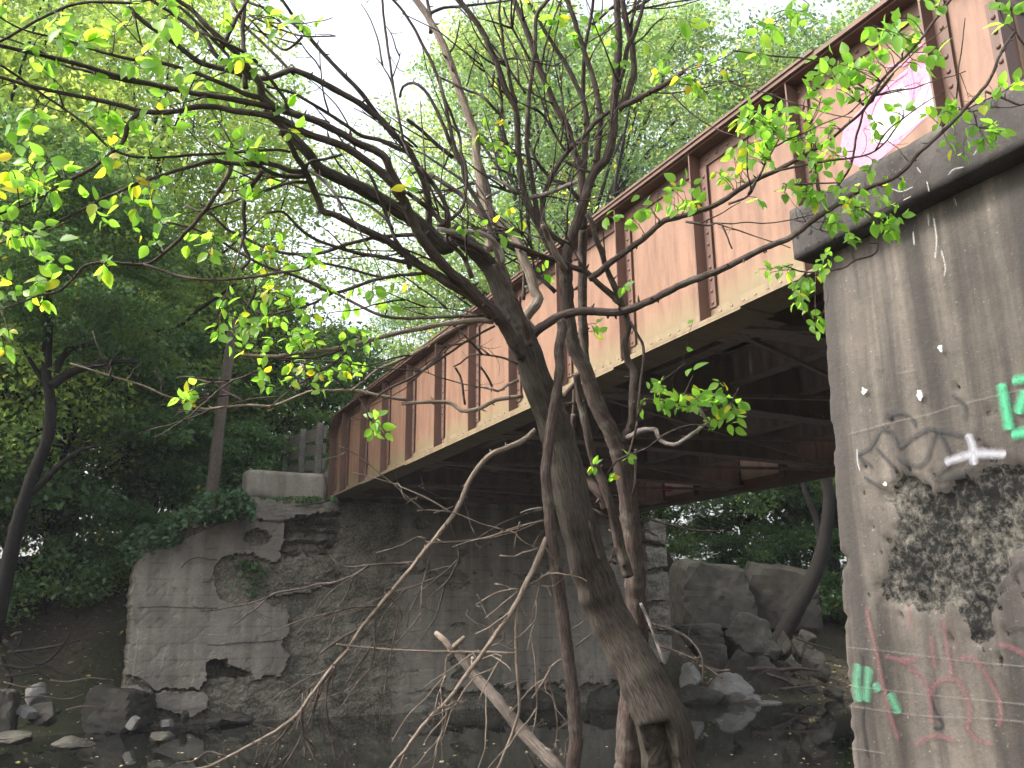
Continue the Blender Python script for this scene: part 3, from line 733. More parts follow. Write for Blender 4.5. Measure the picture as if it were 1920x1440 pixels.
# wooden fence on the approach
fence = empty('wooden_fence', 'weathered grey board fence at the far end of the bridge', 'fence', tuple(A0), AZ)
for a in (7.35, 8.95, 10.75, 12.4):
    mb = MB(); mb.box((-.40, a-.07, 4.3), (-.28, a+.07, 6.12 + (a-6.8)*.11+.06)); mb.build('post', M['wood'], fence)
for k, zf in enumerate((-.12, -.5, -.86, -1.2)):
    for a0, a1 in ((7.1, 8.95), (8.95, 10.75), (10.75, 12.45)):
        t0, t1 = 6.1+(a0-6.8)*.115+zf+R.uniform(-.03, .03), 6.1+(a1-6.8)*.115+zf+R.uniform(-.03, .03)
        mb = MB(); mb.bar((-.25, a0+.005, t0), (-.25, a1-.005, t1), .035, .24 if k else .3); mb.build('rail_board', M['wood'], fence)

# ------------------------------------------------------------------ leaves
def leaf_cloud(name, mat, pts, size, tint, parent=None, tilt=.9, aspect=.55, up=None):
    """many single leaves as one mesh: pts (n,3), size (n,), tint (n,)"""
    n = len(pts)
    nrm = rng.normal(size=(n, 3))*tilt + np.array([0, 0, 1.0]) if up is None else rng.normal(size=(n, 3))*tilt + up
    nrm /= np.linalg.norm(nrm, axis=1)[:, None]
    t = rng.normal(size=(n, 3)); t -= nrm*(t*nrm).sum(1)[:, None]; t /= np.linalg.norm(t, axis=1)[:, None]
    b = np.cross(nrm, t); s = size[:, None]
    v = np.empty((n, 4, 3)); v[:, 0] = pts - t*s*.5; v[:, 1] = pts + b*s*aspect*.5 - t*s*.08 + nrm*s*.06; v[:, 2] = pts + t*s*.5; v[:, 3] = pts - b*s*aspect*.5 - t*s*.08 + nrm*s*.06
    me_ = bpy.data.meshes.new(name)
    me_.vertices.add(4*n); me_.vertices.foreach_set('co', v.reshape(-1))
    me_.loops.add(4*n); me_.loops.foreach_set('vertex_index', np.arange(4*n, dtype=np.int32))
    me_.polygons.add(n); me_.polygons.foreach_set('loop_start', np.arange(0, 4*n, 4, dtype=np.int32))
    me_.update(calc_edges=True)
    at2 = me_.attributes.new('tint', 'FLOAT', 'FACE'); at2.data.foreach_set('value', tint.astype(np.float32))
    me_.validate()
    return mesh_obj(name, me_, mat, parent)
def crown_points(h, rad, n_cl, per, cl_r, base=.3, flat=.55, seed=0, droop=0, top=.35):
    r = np.random.default_rng(seed); pts = []; cen = []; tints = []
    for i in range(n_cl):
        z = base + (1-base)*r.random()
        wprof = math.sin(PI*min(1, (1-z)/(1-base)*.5/top if z > 1-top*(1-base) else .5 + .5*(1-top*(1-base)-z)/(1-base)*.75))
        wprof = max(.25, wprof)
        q = math.sqrt(r.random())*.95; an = r.random()*2*PI
        c = np.array([math.cos(an)*rad*wprof*q, math.sin(an)*rad*wprof*q, h*z]); cen.append(c)
        k = int(per*r.uniform(.5, 1.4)); cr = cl_r*r.uniform(.6, 1.4)
        p = r.normal(size=(k, 3)); p /= np.linalg.norm(p, axis=1)[:, None]; p *= (r.random(k)**.45)[:, None]*cr
        p[:, 2] *= flat; p[:, 2] -= droop*(p[:, 0]**2+p[:, 1]**2)
        pts.append(c + p); tints.append(np.full(k, r.normal()*.24))
    return np.concatenate(pts), np.array(cen), np.concatenate(tints)
def curve_pts(p, q, sag, n=7, seed=0):
    p = np.array(p, float); q = np.array(q, float); r = np.random.default_rng(seed)
    o = r.normal(size=3)*np.linalg.norm(q-p)*.06
    return [p+(q-p)*t + o*math.sin(PI*t) + np.array([0, 0, sag*math.sin(PI*t)]) for t in np.linspace(0, 1, n)]
def tree_meshes(kind, h, rad, n_cl, per, cl_r, leaf, mat, bark, seed, trunk_r, base=.3, flat=.55, droop=0, tmean=.45, nl=22):
    pts, cen, ct = crown_points(h, rad, n_cl, per, cl_r, base, flat, seed, droop)
    n = len(pts); r = np.random.default_rng(seed+50)
    cl_t = r.normal(size=40)*.15
    tint = np.clip(tmean + ct + r.normal(size=n)*.13, 0, .86); tint[r.random(n) < .012] = 1
    cr = leaf_cloud(kind+'_crown', mat, pts, leaf*r.uniform(.6, 1.35, n), tint)
    cm = cr.data; bpy.data.objects.remove(cr)
    mb = MB(); top = h*.8
    spine = curve_pts((0, 0, -.6), (r.normal()*.4, r.normal()*.4, top), 0, 12, seed)
    mb.tube(spine, [trunk_r*(1.25 if i == 0 else 1)*(1-.8*i/11) for i in range(12)], 9, .12)
    for c in cen[:int(min(len(cen), nl))]:
        zi = int(np.clip((c[2]*.62/top)*11, 2, 10)); s0 = spine[zi]
        mb.tube(curve_pts(s0, c, .3, 6, int(abs(c[0])*100)), [trunk_r*.38*(1-.85*t/5) for t in range(6)], 5)
    to = mb.build(kind+'_trunk', bark, smooth=True); tm = to.data; bpy.data.objects.remove(to)
    return tm, cm
VAR = {
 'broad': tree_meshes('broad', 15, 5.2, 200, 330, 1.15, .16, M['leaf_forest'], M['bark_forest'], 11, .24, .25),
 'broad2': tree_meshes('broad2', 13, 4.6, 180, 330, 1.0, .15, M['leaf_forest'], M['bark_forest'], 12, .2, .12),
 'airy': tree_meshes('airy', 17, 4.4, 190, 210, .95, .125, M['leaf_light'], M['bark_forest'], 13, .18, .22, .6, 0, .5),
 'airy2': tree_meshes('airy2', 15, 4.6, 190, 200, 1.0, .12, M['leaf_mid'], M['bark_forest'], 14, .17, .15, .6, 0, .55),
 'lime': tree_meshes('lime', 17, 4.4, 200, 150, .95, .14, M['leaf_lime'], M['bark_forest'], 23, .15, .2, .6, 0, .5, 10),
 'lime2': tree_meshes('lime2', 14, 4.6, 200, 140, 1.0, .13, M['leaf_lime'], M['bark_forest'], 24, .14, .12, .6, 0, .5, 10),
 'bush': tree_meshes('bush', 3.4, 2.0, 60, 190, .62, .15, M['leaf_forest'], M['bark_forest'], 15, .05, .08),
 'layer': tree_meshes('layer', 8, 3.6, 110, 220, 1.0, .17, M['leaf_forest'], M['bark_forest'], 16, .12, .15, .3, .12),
}
def tree(name, var, x, y, sc, rz, label, cat='tree', group=None, z=None, sz=1):
    tm, cm = VAR[var]
    e = empty(name, label, cat, (x, y, ground_z(x, y) if z is None else z), rz, group)
    e.scale = (sc, sc, sc*sz)
    for nm, mm in (('trunk', tm), ('crown', cm)):
        o = bpy.data.objects.new(nm, mm); COL.objects.link(o); o.parent = e
    return e
G1 = 'trees of the wooded left bank'; G2 = 'airy trees beyond the bridge'; G3 = 'trees seen under the bridge'
FT = 'dense dark green tree in the woods on the left bank'
AT_ = 'pale green airy tree behind the bridge and the bare limbs'
UT = 'dark leafy tree in the shade beyond the bridge opening'
LT_ = 'tall yellow-green tree reaching the top of the picture on the left bank'
BT = 'low dark bush on the shaded left bank'
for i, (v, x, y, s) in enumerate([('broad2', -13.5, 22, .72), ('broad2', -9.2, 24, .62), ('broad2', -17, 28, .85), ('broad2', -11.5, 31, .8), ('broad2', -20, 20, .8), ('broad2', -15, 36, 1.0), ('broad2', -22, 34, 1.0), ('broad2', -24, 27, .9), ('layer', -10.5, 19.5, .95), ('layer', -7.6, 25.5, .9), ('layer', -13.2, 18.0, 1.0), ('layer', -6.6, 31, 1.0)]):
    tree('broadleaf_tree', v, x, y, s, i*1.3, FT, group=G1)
for i, (v, x, y, s) in enumerate([('lime', -12.8, 19, 1.1), ('lime2', -16.5, 21, 1.35), ('lime', -9.8, 22.5, 1.0), ('airy', -19.5, 25, 1.5), ('lime2', -13.5, 26.5, 1.6), ('lime2', -9.6, 27, 1.15), ('lime2', -11.8, 17.6, .9), ('lime', -11.4, 15.5, 1.0), ('lime', -11.2, 21.5, .72), ('lime', -22, 28, 1.6)]):
    tree('tall_tree', v, x, y, s, i*1.9+.4, LT_, group='tall light trees on the left bank')
for i, (v, x, y, s) in enumerate([('airy', -1.2, 33, 1.35), ('airy2', 2.6, 30.5, 1.5), ('airy', 6.4, 29.5, 1.35), ('airy2', 10.5, 30, 1.5), ('airy', 0.8, 41, 1.9), ('airy2', -5.4, 42, .95), ('airy', 15.5, 31, 1.5), ('airy2', 12, 38, 1.6), ('airy2', 5.5, 44, 2.0), ('airy', 20, 34, 1.5)]):
    tree('airy_tree', v, x, y, s, i*2.1, AT_, group=G2)
for i, (v, x, y, s) in enumerate([('layer', 8.5, 32, .85), ('layer', 12.5, 30, .9), ('broad2', 15, 34, .6), ('layer', 10.6, 36, 1.0), ('layer', 16.5, 29, 1.0), ('broad2', 6.5, 37, .6)]):
    tree('shade_tree', v, x, y, s, i*1.7, UT, group=G3)
for i, (x, y, s) in enumerate([(-9.6, 18.6, .8), (-8.3, 20.6, .9), (-10.9, 16.9, .75), (-7.0, 22, .8), (-12.6, 16.6, .9), (-6.2, 23.8, .7), (-14.2, 19.5, 1.1)]):
    tree('bank_bush', 'bush', x, y, s, i*.9, BT, 'bush', 'bushes on the left bank')
for i, (x, y, s) in enumerate([(9.2, 29.5, .8), (11.6, 28.6, .8), (14, 27.5, .9), (7.4, 30.5, .7)]):
    tree('shade_bush', 'bush', x, y, s, i*1.9, 'low dark bush growing behind the broken slabs beyond the bridge', 'bush', 'bushes beyond the bridge opening')
# traced trunks in the left wood
def px_tube(mb, tile, pts, w0, w1, D, sides=10, rough=.12, step=8):
    ox, oy, sc = tile; px = smooth_px([(ox+x/sc, oy+y/sc) for x, y in pts], step); n = len(px)
    mb.tube([P(u, v, D) for u, v in px], [(w0+(w1-w0)*i/(n-1))/sc/2*D/F_PX for i in range(n)], sides, rough)
TG = (0, 500, 3.84); TH = (0, 900, 2.667); T8 = (300, 550, 3.84); TJ = (1150, 850, 2.44)
dt = empty('forked_tree', 'dark forked tree trunk leaning on the left bank with exposed roots', 'tree', tuple(P(10, 1200, 15)))
inv = lambda o, e: setattr(o, 'matrix_parent_inverse', Matrix.Translation(-Vector(e.location)))
mb = MB(); px_tube(mb, TG, [(-60, 2700), (60, 2150), (140, 1800), (250, 1480), (340, 1250), (365, 1050), (355, 900), (335, 780), (340, 600), (350, 350), (330, 50), (340, -250)], 125, 45, 15); o = mb.build('trunk', M['bark_forest'], dt, True); inv(o, dt)
for L, a, b in (([(380, 850), (460, 790), (560, 745), (700, 705), (870, 680), (1000, 690)], 75, 25), ([(400, 760), (450, 650), (520, 590), (650, 560), (800, 480)], 60, 20), ([(330, 850), (270, 760), (220, 680), (150, 560)], 45, 18), ([(200, 1650), (300, 1560), (420, 1440), (560, 1330), (700, 1290)], 60, 25), ([(1050, 480), (1300, 420), (1420, 320), (1580, 210), (1700, 120)], 25, 22)):
    mb = MB(); px_tube(mb, TG, L, a, b, 15 if a > 30 else 16.5); o = mb.build('limb', M['bark_forest'], dt, True); inv(o, dt)
for L in ([(20, 800), (100, 880), (200, 920), (280, 870), (330, 800), (350, 770)], [(0, 920), (120, 940), (220, 930), (300, 960), (400, 990)], [(40, 860), (150, 850), (280, 830), (400, 800)], [(30, 980), (100, 970), (190, 960), (250, 1000)], [(0, 880), (60, 1000), (30, 1050)], [(60, 780), (110, 760), (100, 820), (60, 850)]):
    mb = MB(); px_tube(mb, TH, L, 20, 8, 14.3, 7); o = mb.build('root', M['bark_forest'], dt, True); inv(o, dt)
for (uu, vv_, sc_) in ((60, 470, .55), (180, 540, .5)):
    o = bpy.data.objects.new('crown', VAR['layer'][1]); COL.objects.link(o); o.parent = dt; o.location = Vector(P(uu, vv_, 15.4)) - Vector(dt.location) - Vector((0, 0, 8*sc_*.45)); o.scale = (sc_,)*3
pt = empty('dead_tree', 'pale bare leaning trunk behind the parapet block on the left', 'tree trunk', tuple(P(396, 935, 18.6)))
mb = MB(); px_tube(mb, T8, [(360, 1560), (372, 1440), (395, 1250), (412, 1080), (440, 850), (470, 640), (500, 420), (530, 150)], 92, 64, 18.6, 12, .08); o = mb.build('trunk', M['bark_pole'], pt, True); inv(o, pt)
rt = empty('slanted_tree', 'dark leaning trunk rising from the rocks beyond the bridge opening', 'tree trunk', tuple(P(1465, 1200, 25)))
mb = MB(); px_tube(mb, TJ, [(750, 900), (790, 800), (840, 710), (900, 600), (950, 470), (975, 330), (985, 180), (950, 60)], 85, 45, 25, 10, .1); o = mb.build('trunk', M['bark_forest'], rt, True); inv(o, rt)
mb = MB(); px_tube(mb, TJ, [(960, 430), (930, 300), (880, 180), (850, 60)], 40, 20, 25.2); o = mb.build('limb', M['bark_forest'], rt, True); inv(o, rt)

# ivy and wall plants
def px_leaf_patch(name, label, cat, poly, D, n, size, mat, spread=.35, up=None, tmean=.4):
    xs_ = [p[0] for p in poly]; ys_ = [p[1] for p in poly]; pts = []
    while len(pts) < n:
        u, v = R.uniform(min(xs_), max(xs_)), R.uniform(min(ys_), max(ys_))
        if inpoly(u, v, poly) and mn.noise(Vector((u*.05, v*.05, D))) > -.25: pts.append(P(u, v, D + R.gauss(0, spread)))
    pts = np.array(pts); tint = np.clip(tmean + rng.normal(size=n)*.2, 0, 1)
    e = empty(name, label, cat, tuple(pts.mean(0)))
    o = leaf_cloud('foliage', mat, pts, size*rng.uniform(.6, 1.3, n), tint, e, 1.0, .7, np.array([-.3, -.8, .6])); inv(o, e)
    mb = MB()
    for i in range(14):
        p, q = pts[R.randrange(n)], pts[R.randrange(n)]
        mb.tube(curve_pts(p, q, -.05, 6, i), [.006]*6, 4)
    o = mb.build('stem', M['bark_forest'], e); inv(o, e)
Dw = lambda o, z: (W(o, FA, z)-CAM) @ Fw
px_leaf_patch('ivy', 'dark ivy spilling over the sloping top of the abutment wing', 'ivy', H([(640, 420), (600, 330), (700, 230), (850, 200), (960, 110), (1050, 60), (1200, 40), (1280, 120), (1270, 210), (1150, 200), (1060, 215), (930, 260), (900, 330), (800, 350), (720, 390)]), Dw(-2.6, 3.8)-.15, 2600, .12, M['leaf_ivy'])
px_leaf_patch('wall_shrub', 'green weeds growing in a hollow of the crumbled abutment facing', 'weeds', H([(1080, 390), (1160, 370), (1250, 400), (1330, 450), (1310, 560), (1220, 610), (1130, 600), (1090, 520)]), Dw(-1.3, 3)-.05, 1300, .09, M['leaf_forest'], .1)
px_leaf_patch('ledge_weeds', 'low weeds along the abutment ledge below the parapet block', 'weeds', H([(1260, 85), (1680, 80), (1690, 110), (1260, 115)]), Dw(-.9, 4.4)-.05, 500, .07, M['leaf_forest'], .1)
px_leaf_patch('vine', 'small vine hanging at the corner of the abutment under the far girder', 'vine', [(1190, 880), (1215, 890), (1225, 930), (1215, 990), (1195, 990)], Dw(7.9, 4.4)-.1, 130, .12, M['leaf_ivy'], .1)

# ------------------------------------------------------------------ rocks
def rock_mesh(name, dims, seed, blocky=.5, mat='rock', sub=4):
    bm_ = bmesh.new(); bmesh.ops.create_icosphere(bm_, subdivisions=sub, radius=1)
    r = random.Random(seed); planes = []
    for i in range(9 if blocky > .5 else 12):
        nn = Vector((r.gauss(0, 1), r.gauss(0, 1), r.gauss(0, 1))).normalized()
        if blocky > .5 and i < 6: nn = Vector([(1,0,0),(-1,0,0),(0,1,0),(0,-1,0),(0,0,1),(0,0,-1)][i]) + Vector((r.gauss(0, .09), r.gauss(0, .09), r.gauss(0, .09))); nn.normalize()
        planes.append((nn, r.uniform(.6, .68) if blocky > .5 and i < 6 else r.uniform(.72, .9) if blocky > .5 else r.uniform(.55, .8)))
    for v in bm_.verts:
        dirn = v.co.normalized(); t = 1.0
        for nn, dd in planes:
            c = dirn.dot(nn)
            if c > 1e-3: t = min(t, dd/c)
        v.co = dirn*t
        v.co += dirn*(.06*mn.fractal(v.co*2.5+Vector((seed, 0, 0)), .8, 2, 5) + .022*mn.fractal(v.co*9+Vector((seed, 7, 0)), .8, 2, 4))
    for v in bm_.verts: v.co = Vector((v.co[0]*dims[0]*.75, v.co[1]*dims[1]*.75, v.co[2]*dims[2]*.75))
    me_ = bpy.data.meshes.new(name); bm_.to_mesh(me_); bm_.free(); me_.materials.append(M[mat]); return me_
def rock(name, u0, u1, v0, v1, D, label, seed, blocky=.6, mat='rock', rz=None, tilt=0, cat='rock', group=None, deep=.9):
    wpx, hpx = u1-u0, v1-v0; wd, ht = wpx*D/F_PX, hpx*D/F_PX
    o = bpy.data.objects.new(name, rock_mesh(name, (wd, max(wd, ht)*deep, ht*1.15), seed, blocky, mat)); COL.objects.link(o)
    o.location = P((u0+u1)/2, (v0+v1)/2, D + wd*.3); o.rotation_euler = (0, tilt, R.uniform(-.25, .25) if rz is None else rz)
    return tag(o, label, cat, group)
rock('broken_slab', 1255, 1402, 1062, 1175, 25, 'tall cracked concrete slab standing left of the gap beyond the bridge', 21, .9, rz=.1, cat='slab', deep=.5)
rock('broken_slab', 1398, 1530, 1072, 1178, 25.6, 'broken concrete slab standing right of the gap beyond the bridge', 22, .9, rz=-.15, cat='slab', deep=.5)
rock('boulder', 1358, 1448, 1166, 1248, 22.6, 'large rounded boulder below the two broken slabs', 23, .3, cat='boulder')
rock('stone_block', 1268, 1350, 1172, 1216, 22.5, 'long squared block lying left of the rounded boulder', 24, 1, rz=.05, cat='stone')
rock('stone_block', 1300, 1358, 1208, 1256, 22.0, 'squared block below the long block beside the boulder', 25, 1, rz=.1, cat='stone')
rock('tilted_stone', 1355, 1420, 1238, 1300, 21.2, 'mossy tilted slab leaning towards the water', 26, .8, tilt=.7, cat='stone', deep=.6)
rock('tilted_stone', 1398, 1475, 1255, 1325, 20.8, 'dark tilted slab with a pale top edge at the waterline', 27, .8, tilt=.75, cat='stone', deep=.6)
rock('pale_rock', 1280, 1312, 1256, 1294, 20.6, 'pale upright rock left of the white boulder', 28, .4, 'rock_pale', cat='rock')
rock('pale_rock', 1332, 1396, 1272, 1318, 20.2, 'largest white rock at the water edge', 29, .4, 'rock_pale', cat='rock')
rock('flat_rock', 1268, 1342, 1288, 1330, 20.0, 'low grey rock beside the white rock at the water edge', 30, .5)
rock('small_rock', 1398, 1420, 1302, 1322, 20.0, 'small round grey stone right of the white rock', 31, .3, 'rock_pale')
rock('flat_rock', 1414, 1464, 1316, 1326, 19.8, 'thin pale flat stone lying at the waterline', 32, .9, 'rock_pale')
k = 0
for (u0, u1, v0, v1, D) in [(1500, 1525, 1185, 1210, 23), (1425, 1460, 1210, 1240, 22.4), (1456, 1480, 1195, 1232, 22.6), (1486, 1520, 1205, 1235, 22.8), (1505, 1540, 1225, 1250, 22.2), (1418, 1442, 1235, 1255, 21.8), (1475, 1500, 1240, 1258, 22), (1530, 1555, 1250, 1272, 21.5), (1500, 1530, 1280, 1298, 21), (1545, 1575, 1290, 1310, 20.7)]:
    rock('rubble_stone', u0, u1, v0, v1, D, 'loose brown stone in the rubble right of the boulder', 40+k, .5, group='rubble stones beyond the bridge'); k += 1
rock('bank_block', 172, 272, 1298, 1365, 15.5, 'dark squared block at the foot of the abutment wing', 60, 1, cat='stone')
rock('bank_stone', 52, 84, 1286, 1322, 14.6, 'pale pointed stone standing on the left bank', 61, .4, 'rock_pale', cat='stone')
rock('bank_stone', 35, 66, 1328, 1342, 13.8, 'thin white slab lying on the left bank', 62, .9, 'rock_pale', tilt=.4, cat='stone')
rock('bank_stone', -30, 30, 1300, 1375, 13.6, 'dark rock cut by the left picture edge', 63, .6, cat='stone')
rock('bank_stone', 60, 105, 1325, 1352, 14, 'brown rock beside the pointed stone', 64, .5, cat='stone')
rock('water_stone', 100, 165, 1386, 1402, 12.6, 'low flat stone breaking the water surface at lower left', 65, .4, cat='stone')
rock('water_stone', 0, 60, 1376, 1392, 12.9, 'flat stone at the water edge in the lower left corner', 66, .4, cat='stone')
rock('water_stone', 285, 320, 1375, 1392, 13.3, 'small dark stone in the water right of the squared block', 67, .4, cat='stone')
rock('white_shard', 242, 257, 1346, 1366, 14.4, 'white shard leaning beside the squared block', 68, .9, 'rock_pale', tilt=.5)
rock('white_shard', 303, 322, 1350, 1362, 15.6, 'white shard lying flat below the abutment wing', 69, .9, 'rock_pale')
k = 0
for (u0, u1, v0, v1, D) in [(975, 1045, 1298, 1335, 19), (1100, 1160, 1300, 1335, 19), (1150, 1180, 1296, 1325, 19.4), (340, 352, 1336, 1352, 16), (390, 415, 1346, 1356, 16.2), (420, 470, 1338, 1352, 16.6)]:
    rock('foot_stone', u0, u1, v0, v1, D, 'stone lying in the water along the foot of the abutment', 80+k, .5, group='stones along the abutment foot'); k += 1
for j, L in enumerate(([(610, 990), (690, 985), (760, 990), (860, 985), (940, 995)], [(700, 1010), (790, 1040), (870, 1090), (920, 1110)], [(760, 1080), (850, 1070), (930, 1060)], [(820, 840), (900, 870), (1000, 900)])):
    mb = MB(); px_tube(mb, TJ, L, 22-4*j, 10, 21-.2*j, 7)
    tag(mb.build('driftwood', M['bark'], None, True), ['long driftwood branch across the rubble beyond the bridge', 'crooked driftwood stick at the right bank waterline', 'short driftwood stick by the far waterline', 'thin fallen branch above the rubble on the right'][j], 'branch')

k = 0
for i in range(16):
    u, v = R.uniform(-20, 235), R.uniform(1255, 1375); sz = R.uniform(8, 24); r_ = ray(u, v)
    D_ = 13.0
    while D_ < 19 and (CAM + r_*D_)[2] > ground_z(*(CAM + r_*D_)[:2]): D_ += .1
    rock('loose_stone', u-sz/2, u+sz/2, v-sz*.35, v+sz*.35, D_, 'small loose stone on the earth of the left bank', 120+i, .5, group='loose stones on the left bank')
for j, L in enumerate(([(60, 1100), (180, 1080), (330, 1095), (420, 1070)], [(20, 1010), (120, 1035), (230, 1030)], [(250, 1000), (330, 1010), (450, 990), (540, 1000)], [(330, 1150), (420, 1130), (520, 1140)])):
    mb = MB(); px_tube(mb, TH, L, 9, 5, 14.2-.1*j, 6)
    tag(mb.build('fallen_stick', M['bark'], None, True), ['longest fallen stick low on the left bank', 'fallen stick among the roots on the left bank', 'fallen stick below the abutment wing corner', 'short stick at the foot of the left bank'][j], 'stick')
# floating leaves on the water, too many to count
n = 420; pts = []
while len(pts) < n:
    u, v = R.uniform(-100, 1650), R.uniform(1325, 1480); r = ray(u, v); p = CAM + r*(-1.795/r[2])
    if ground_z(p[0], p[1]) < -.1: pts.append(p)
fl = leaf_cloud('floating_leaves', M['litter'], np.array(pts), rng.uniform(.02, .085, n), rng.random(n), None, .12)
tag(fl, 'fallen leaves scattered over the dark water', 'leaf litter', kind='stuff')
n = 4200; pts = []
while len(pts) < n:
    x, y = R.uniform(-16, -5), R.uniform(11, 20)
    if R.random() < .35: x, y = R.uniform(4, 12), R.uniform(19, 27)
    z = ground_z(x, y)
    if z > .02: pts.append((x, y, z+.025))
lt = leaf_cloud('leaf_litter', M['litter'], np.array(pts), rng.uniform(.05, .14, n), rng.random(n), None, .35)
tag(lt, 'dead leaves lying on the earth banks', 'leaf litter', kind='stuff')

# ------------------------------------------------------------------ hazy air, added to lift the shadows
mb = MB(); mb.box((-125, -85, -2.0), (125, 165, 48))
m, nt, out = new_mat('haze'); pv = nt.nodes.new('ShaderNodeVolumePrincipled'); pv.inputs['Color'].default_value = (.88, .93, 1, 1); pv.inputs['Density'].default_value = .0005
nt.links.new(pv.outputs[0], out.inputs['Volume'])
tag(mb.build('haze', m), 'thin pale haze in the air', 'haze', kind='stuff')
#FG#
# ------------------------------------------------------------------ foreground trees, limb by limb
TA = (0, 0, 2.743); TB = (600, 0, 2.743); TD = (400, 500, 3.2); TE = (900, 450, 2.743); TI = (600, 900, 2.667); TK = (1150, 650, 4.267)
T1 = (400, 0, 4.8); T2 = (400, 250, 4.8); T3 = (750, 0, 4.8); T4 = (750, 250, 4.8); T5 = (850, 500, 4.8); T6 = (1000, 0, 4.8); T7 = (930, 780, 4.8); T0 = (0, 0, 1)
class Fg:
    def __init__(s, root, dep): s.root = root; s.dep = dep; s.paths = []; s.tw = MB(); s.leaf = []; s.cache = None
    def near(s, u, v, lim=70):
        best = (lim, None)
        for p in s.paths:
            for q in p[::2]:
                d_ = math.hypot(q[0]-u, q[1]-v)
                if d_ < best[0]: best = (d_, q)
        return best
def spur(mb, c, rad, L):
    dr = Vector((R.gauss(0, 1), R.gauss(0, 1), R.gauss(0, 1)+.3)).normalized()
    mb.tube([Vector(c), Vector(c)+dr*(rad+L*.55), Vector(c)+dr*(rad+L)+Vector((0, 0, L*.15))], [rad*.45, rad*.28, rad*.1], 5)
def limb(T, tile, pts, w0, w1, delta=None, flag='', mat='bark', name=None, d0=None):
    if w0 < 5: w0 *= 1.3; w1 *= 1.25
    ox, oy, sc = tile; px = [(ox+x/sc, oy+y/sc) for x, y in pts]
    if 'r' in flag: px = px[::-1]
    if len(px) > 2 and w0 > 6 and (px[-1][0] < 8 or px[-1][1] < 8):     # let the bough run on and taper out
        dx, dy = px[-1][0]-px[-3][0], px[-1][1]-px[-3][1]; l_ = math.hypot(dx, dy); ext_ = 10*w1
        for q in range(1, 6): px.append((px[-1][0]+dx/l_*ext_/2+R.gauss(0, 5), px[-1][1]+dy/l_*ext_/2+R.gauss(0, 5)))
        w1 = max(1.6, w1*.35) if ext_ > 40 else w1
    px = smooth_px(px, 6 if w0 > 12 else 9)
    u, v = px[0]
    if d0 is None:
        dd, q = T.near(u, v); d0 = q[2] if q is not None else T.dep + R.uniform(-.1, .1)
    if delta is None: delta = R.uniform(-.25, .2)*min(1, len(px)*9/300)
    n = len(px); path = []; sd_ = R.random()*90
    for i, (u, v) in enumerate(px):
        t = i/(n-1); D = d0 + delta*t + .05*mn.noise(Vector((t*4, sd_, 0)))*min(1, t*4)
        jx = 1.3*mn.noise(Vector((u*.05, v*.05, sd_))) ; path.append((u+jx, v+jx*.6, D))
    T.paths.append(path)
    pos = [P(*p) for p in path]
    rad = []
    for i, p in enumerate(path):
        t = i/(n-1); w_ = w0 + (w1-w0)*t**.8
        w_ *= 1 + .1*mn.noise(Vector((i*.35, sd_, 2)))
        rad.append(max(.0012, w_/2*p[2]/F_PX))
    if max(w0, w1) < 6:
        T.tw.tube(pos, rad, 5); return path
    mb = MB(); sides = 28 if w0 > 44 else 14 if w0 > 15 else 9
    mb.tube(pos, rad, sides, .13 if w0 > 44 else .1)
    if w0 < 26:
        for i in range(2, n-1):
            if R.random() < (.17 if 'p' not in flag else .3): spur(mb, pos[i], rad[i], R.uniform(.012, .035))
    for i in range(3, n-2):     # knots
        if R.random() < .012 and w0 < 40: spur(mb, pos[i], rad[i], rad[i]*1.5)
    o = mb.build(name or 'branch', M[mat], T.root, True); inv(o, T.root); return path

# --- the leaning tree -------------------------------------------------------------------------
lt_ = empty('leaning_tree', 'thick leaning tree with a hollow stump and bare limbs spreading to the upper left', 'tree', tuple(P(1262, 1520, 4.2)))
A = Fg(lt_, 4.2)
tr = [(1262, 1500), (1258, 1440), (1240, 1345), (1185, 1237), (1129, 1125), (1092, 1012), (1066, 900), (1040, 800), (1007, 715), (982, 646), (955, 585), (938, 540), (918, 500), (880, 460), (846, 430)]
tw_ = [112, 106, 98, 84, 77, 70, 66, 61, 56, 56, 44, 36, 34, 31, 28]
px = smooth_px([(x, y, w) for (x, y), w in zip(tr, tw_)], 5)
path = [(p[0], p[1], 4.2 + .12*mn.noise(Vector((i*.02, 3, 3)))) for i, p in enumerate(px)]
A.paths.append(path)
pos = [P(*p) for p in path]; rad = [p[2]/2*q[2]/F_PX for p, q in zip(px, path)]
cav_c = P(1243, 1400, 4.2)
def hollow_fn(c, dr, q):
    z0, z1 = P(1240, 1332, 4.2)[2], P(1250, 1500, 4.2)[2]
    ang = math.atan2(dr[1], dr[0]) - math.atan2(-1, -.42)
    ang = (ang + PI) % (2*PI) - PI
    zz_ = (z0 - c[2])/.05 + .6*mn.noise(Vector((ang*4, 0, 1)))
    k = sstep((.62 - abs(ang + .12*mn.noise(Vector((c[2]*14, 2, 2)))))*6)*sstep(zz_)
    rim = sstep((.85-abs(ang))*4)*sstep(zz_+1.2)
    return q*(1 + .1*rim*(1-k)) * (1-k*.93)
end = Vector(pos[0]); dn = Vector((end[0]+.02, end[1], ground_z(end[0], end[1])-.15))
allp = [dn, dn*.5+end*.5] + [Vector(p) for p in pos]; allr = [rad[0]*1.35, rad[0]*1.12] + rad
mb = MB(); mb.tube(allp, allr, 48, .12, hollow_fn)
o = mb.build('trunk', M['bark_old'], lt_, True); inv(o, lt_)
Lb = limb
Lb(A, T5, [(620, 800), (520, 640), (430, 480), (330, 370), (250, 300), (100, 150), (0, 80), (-30, 50), (-180, -110), (-300, -280), (-380, -430), (-430, -560), (-530, -700)], 25, 17, -.35, d0=4.1)
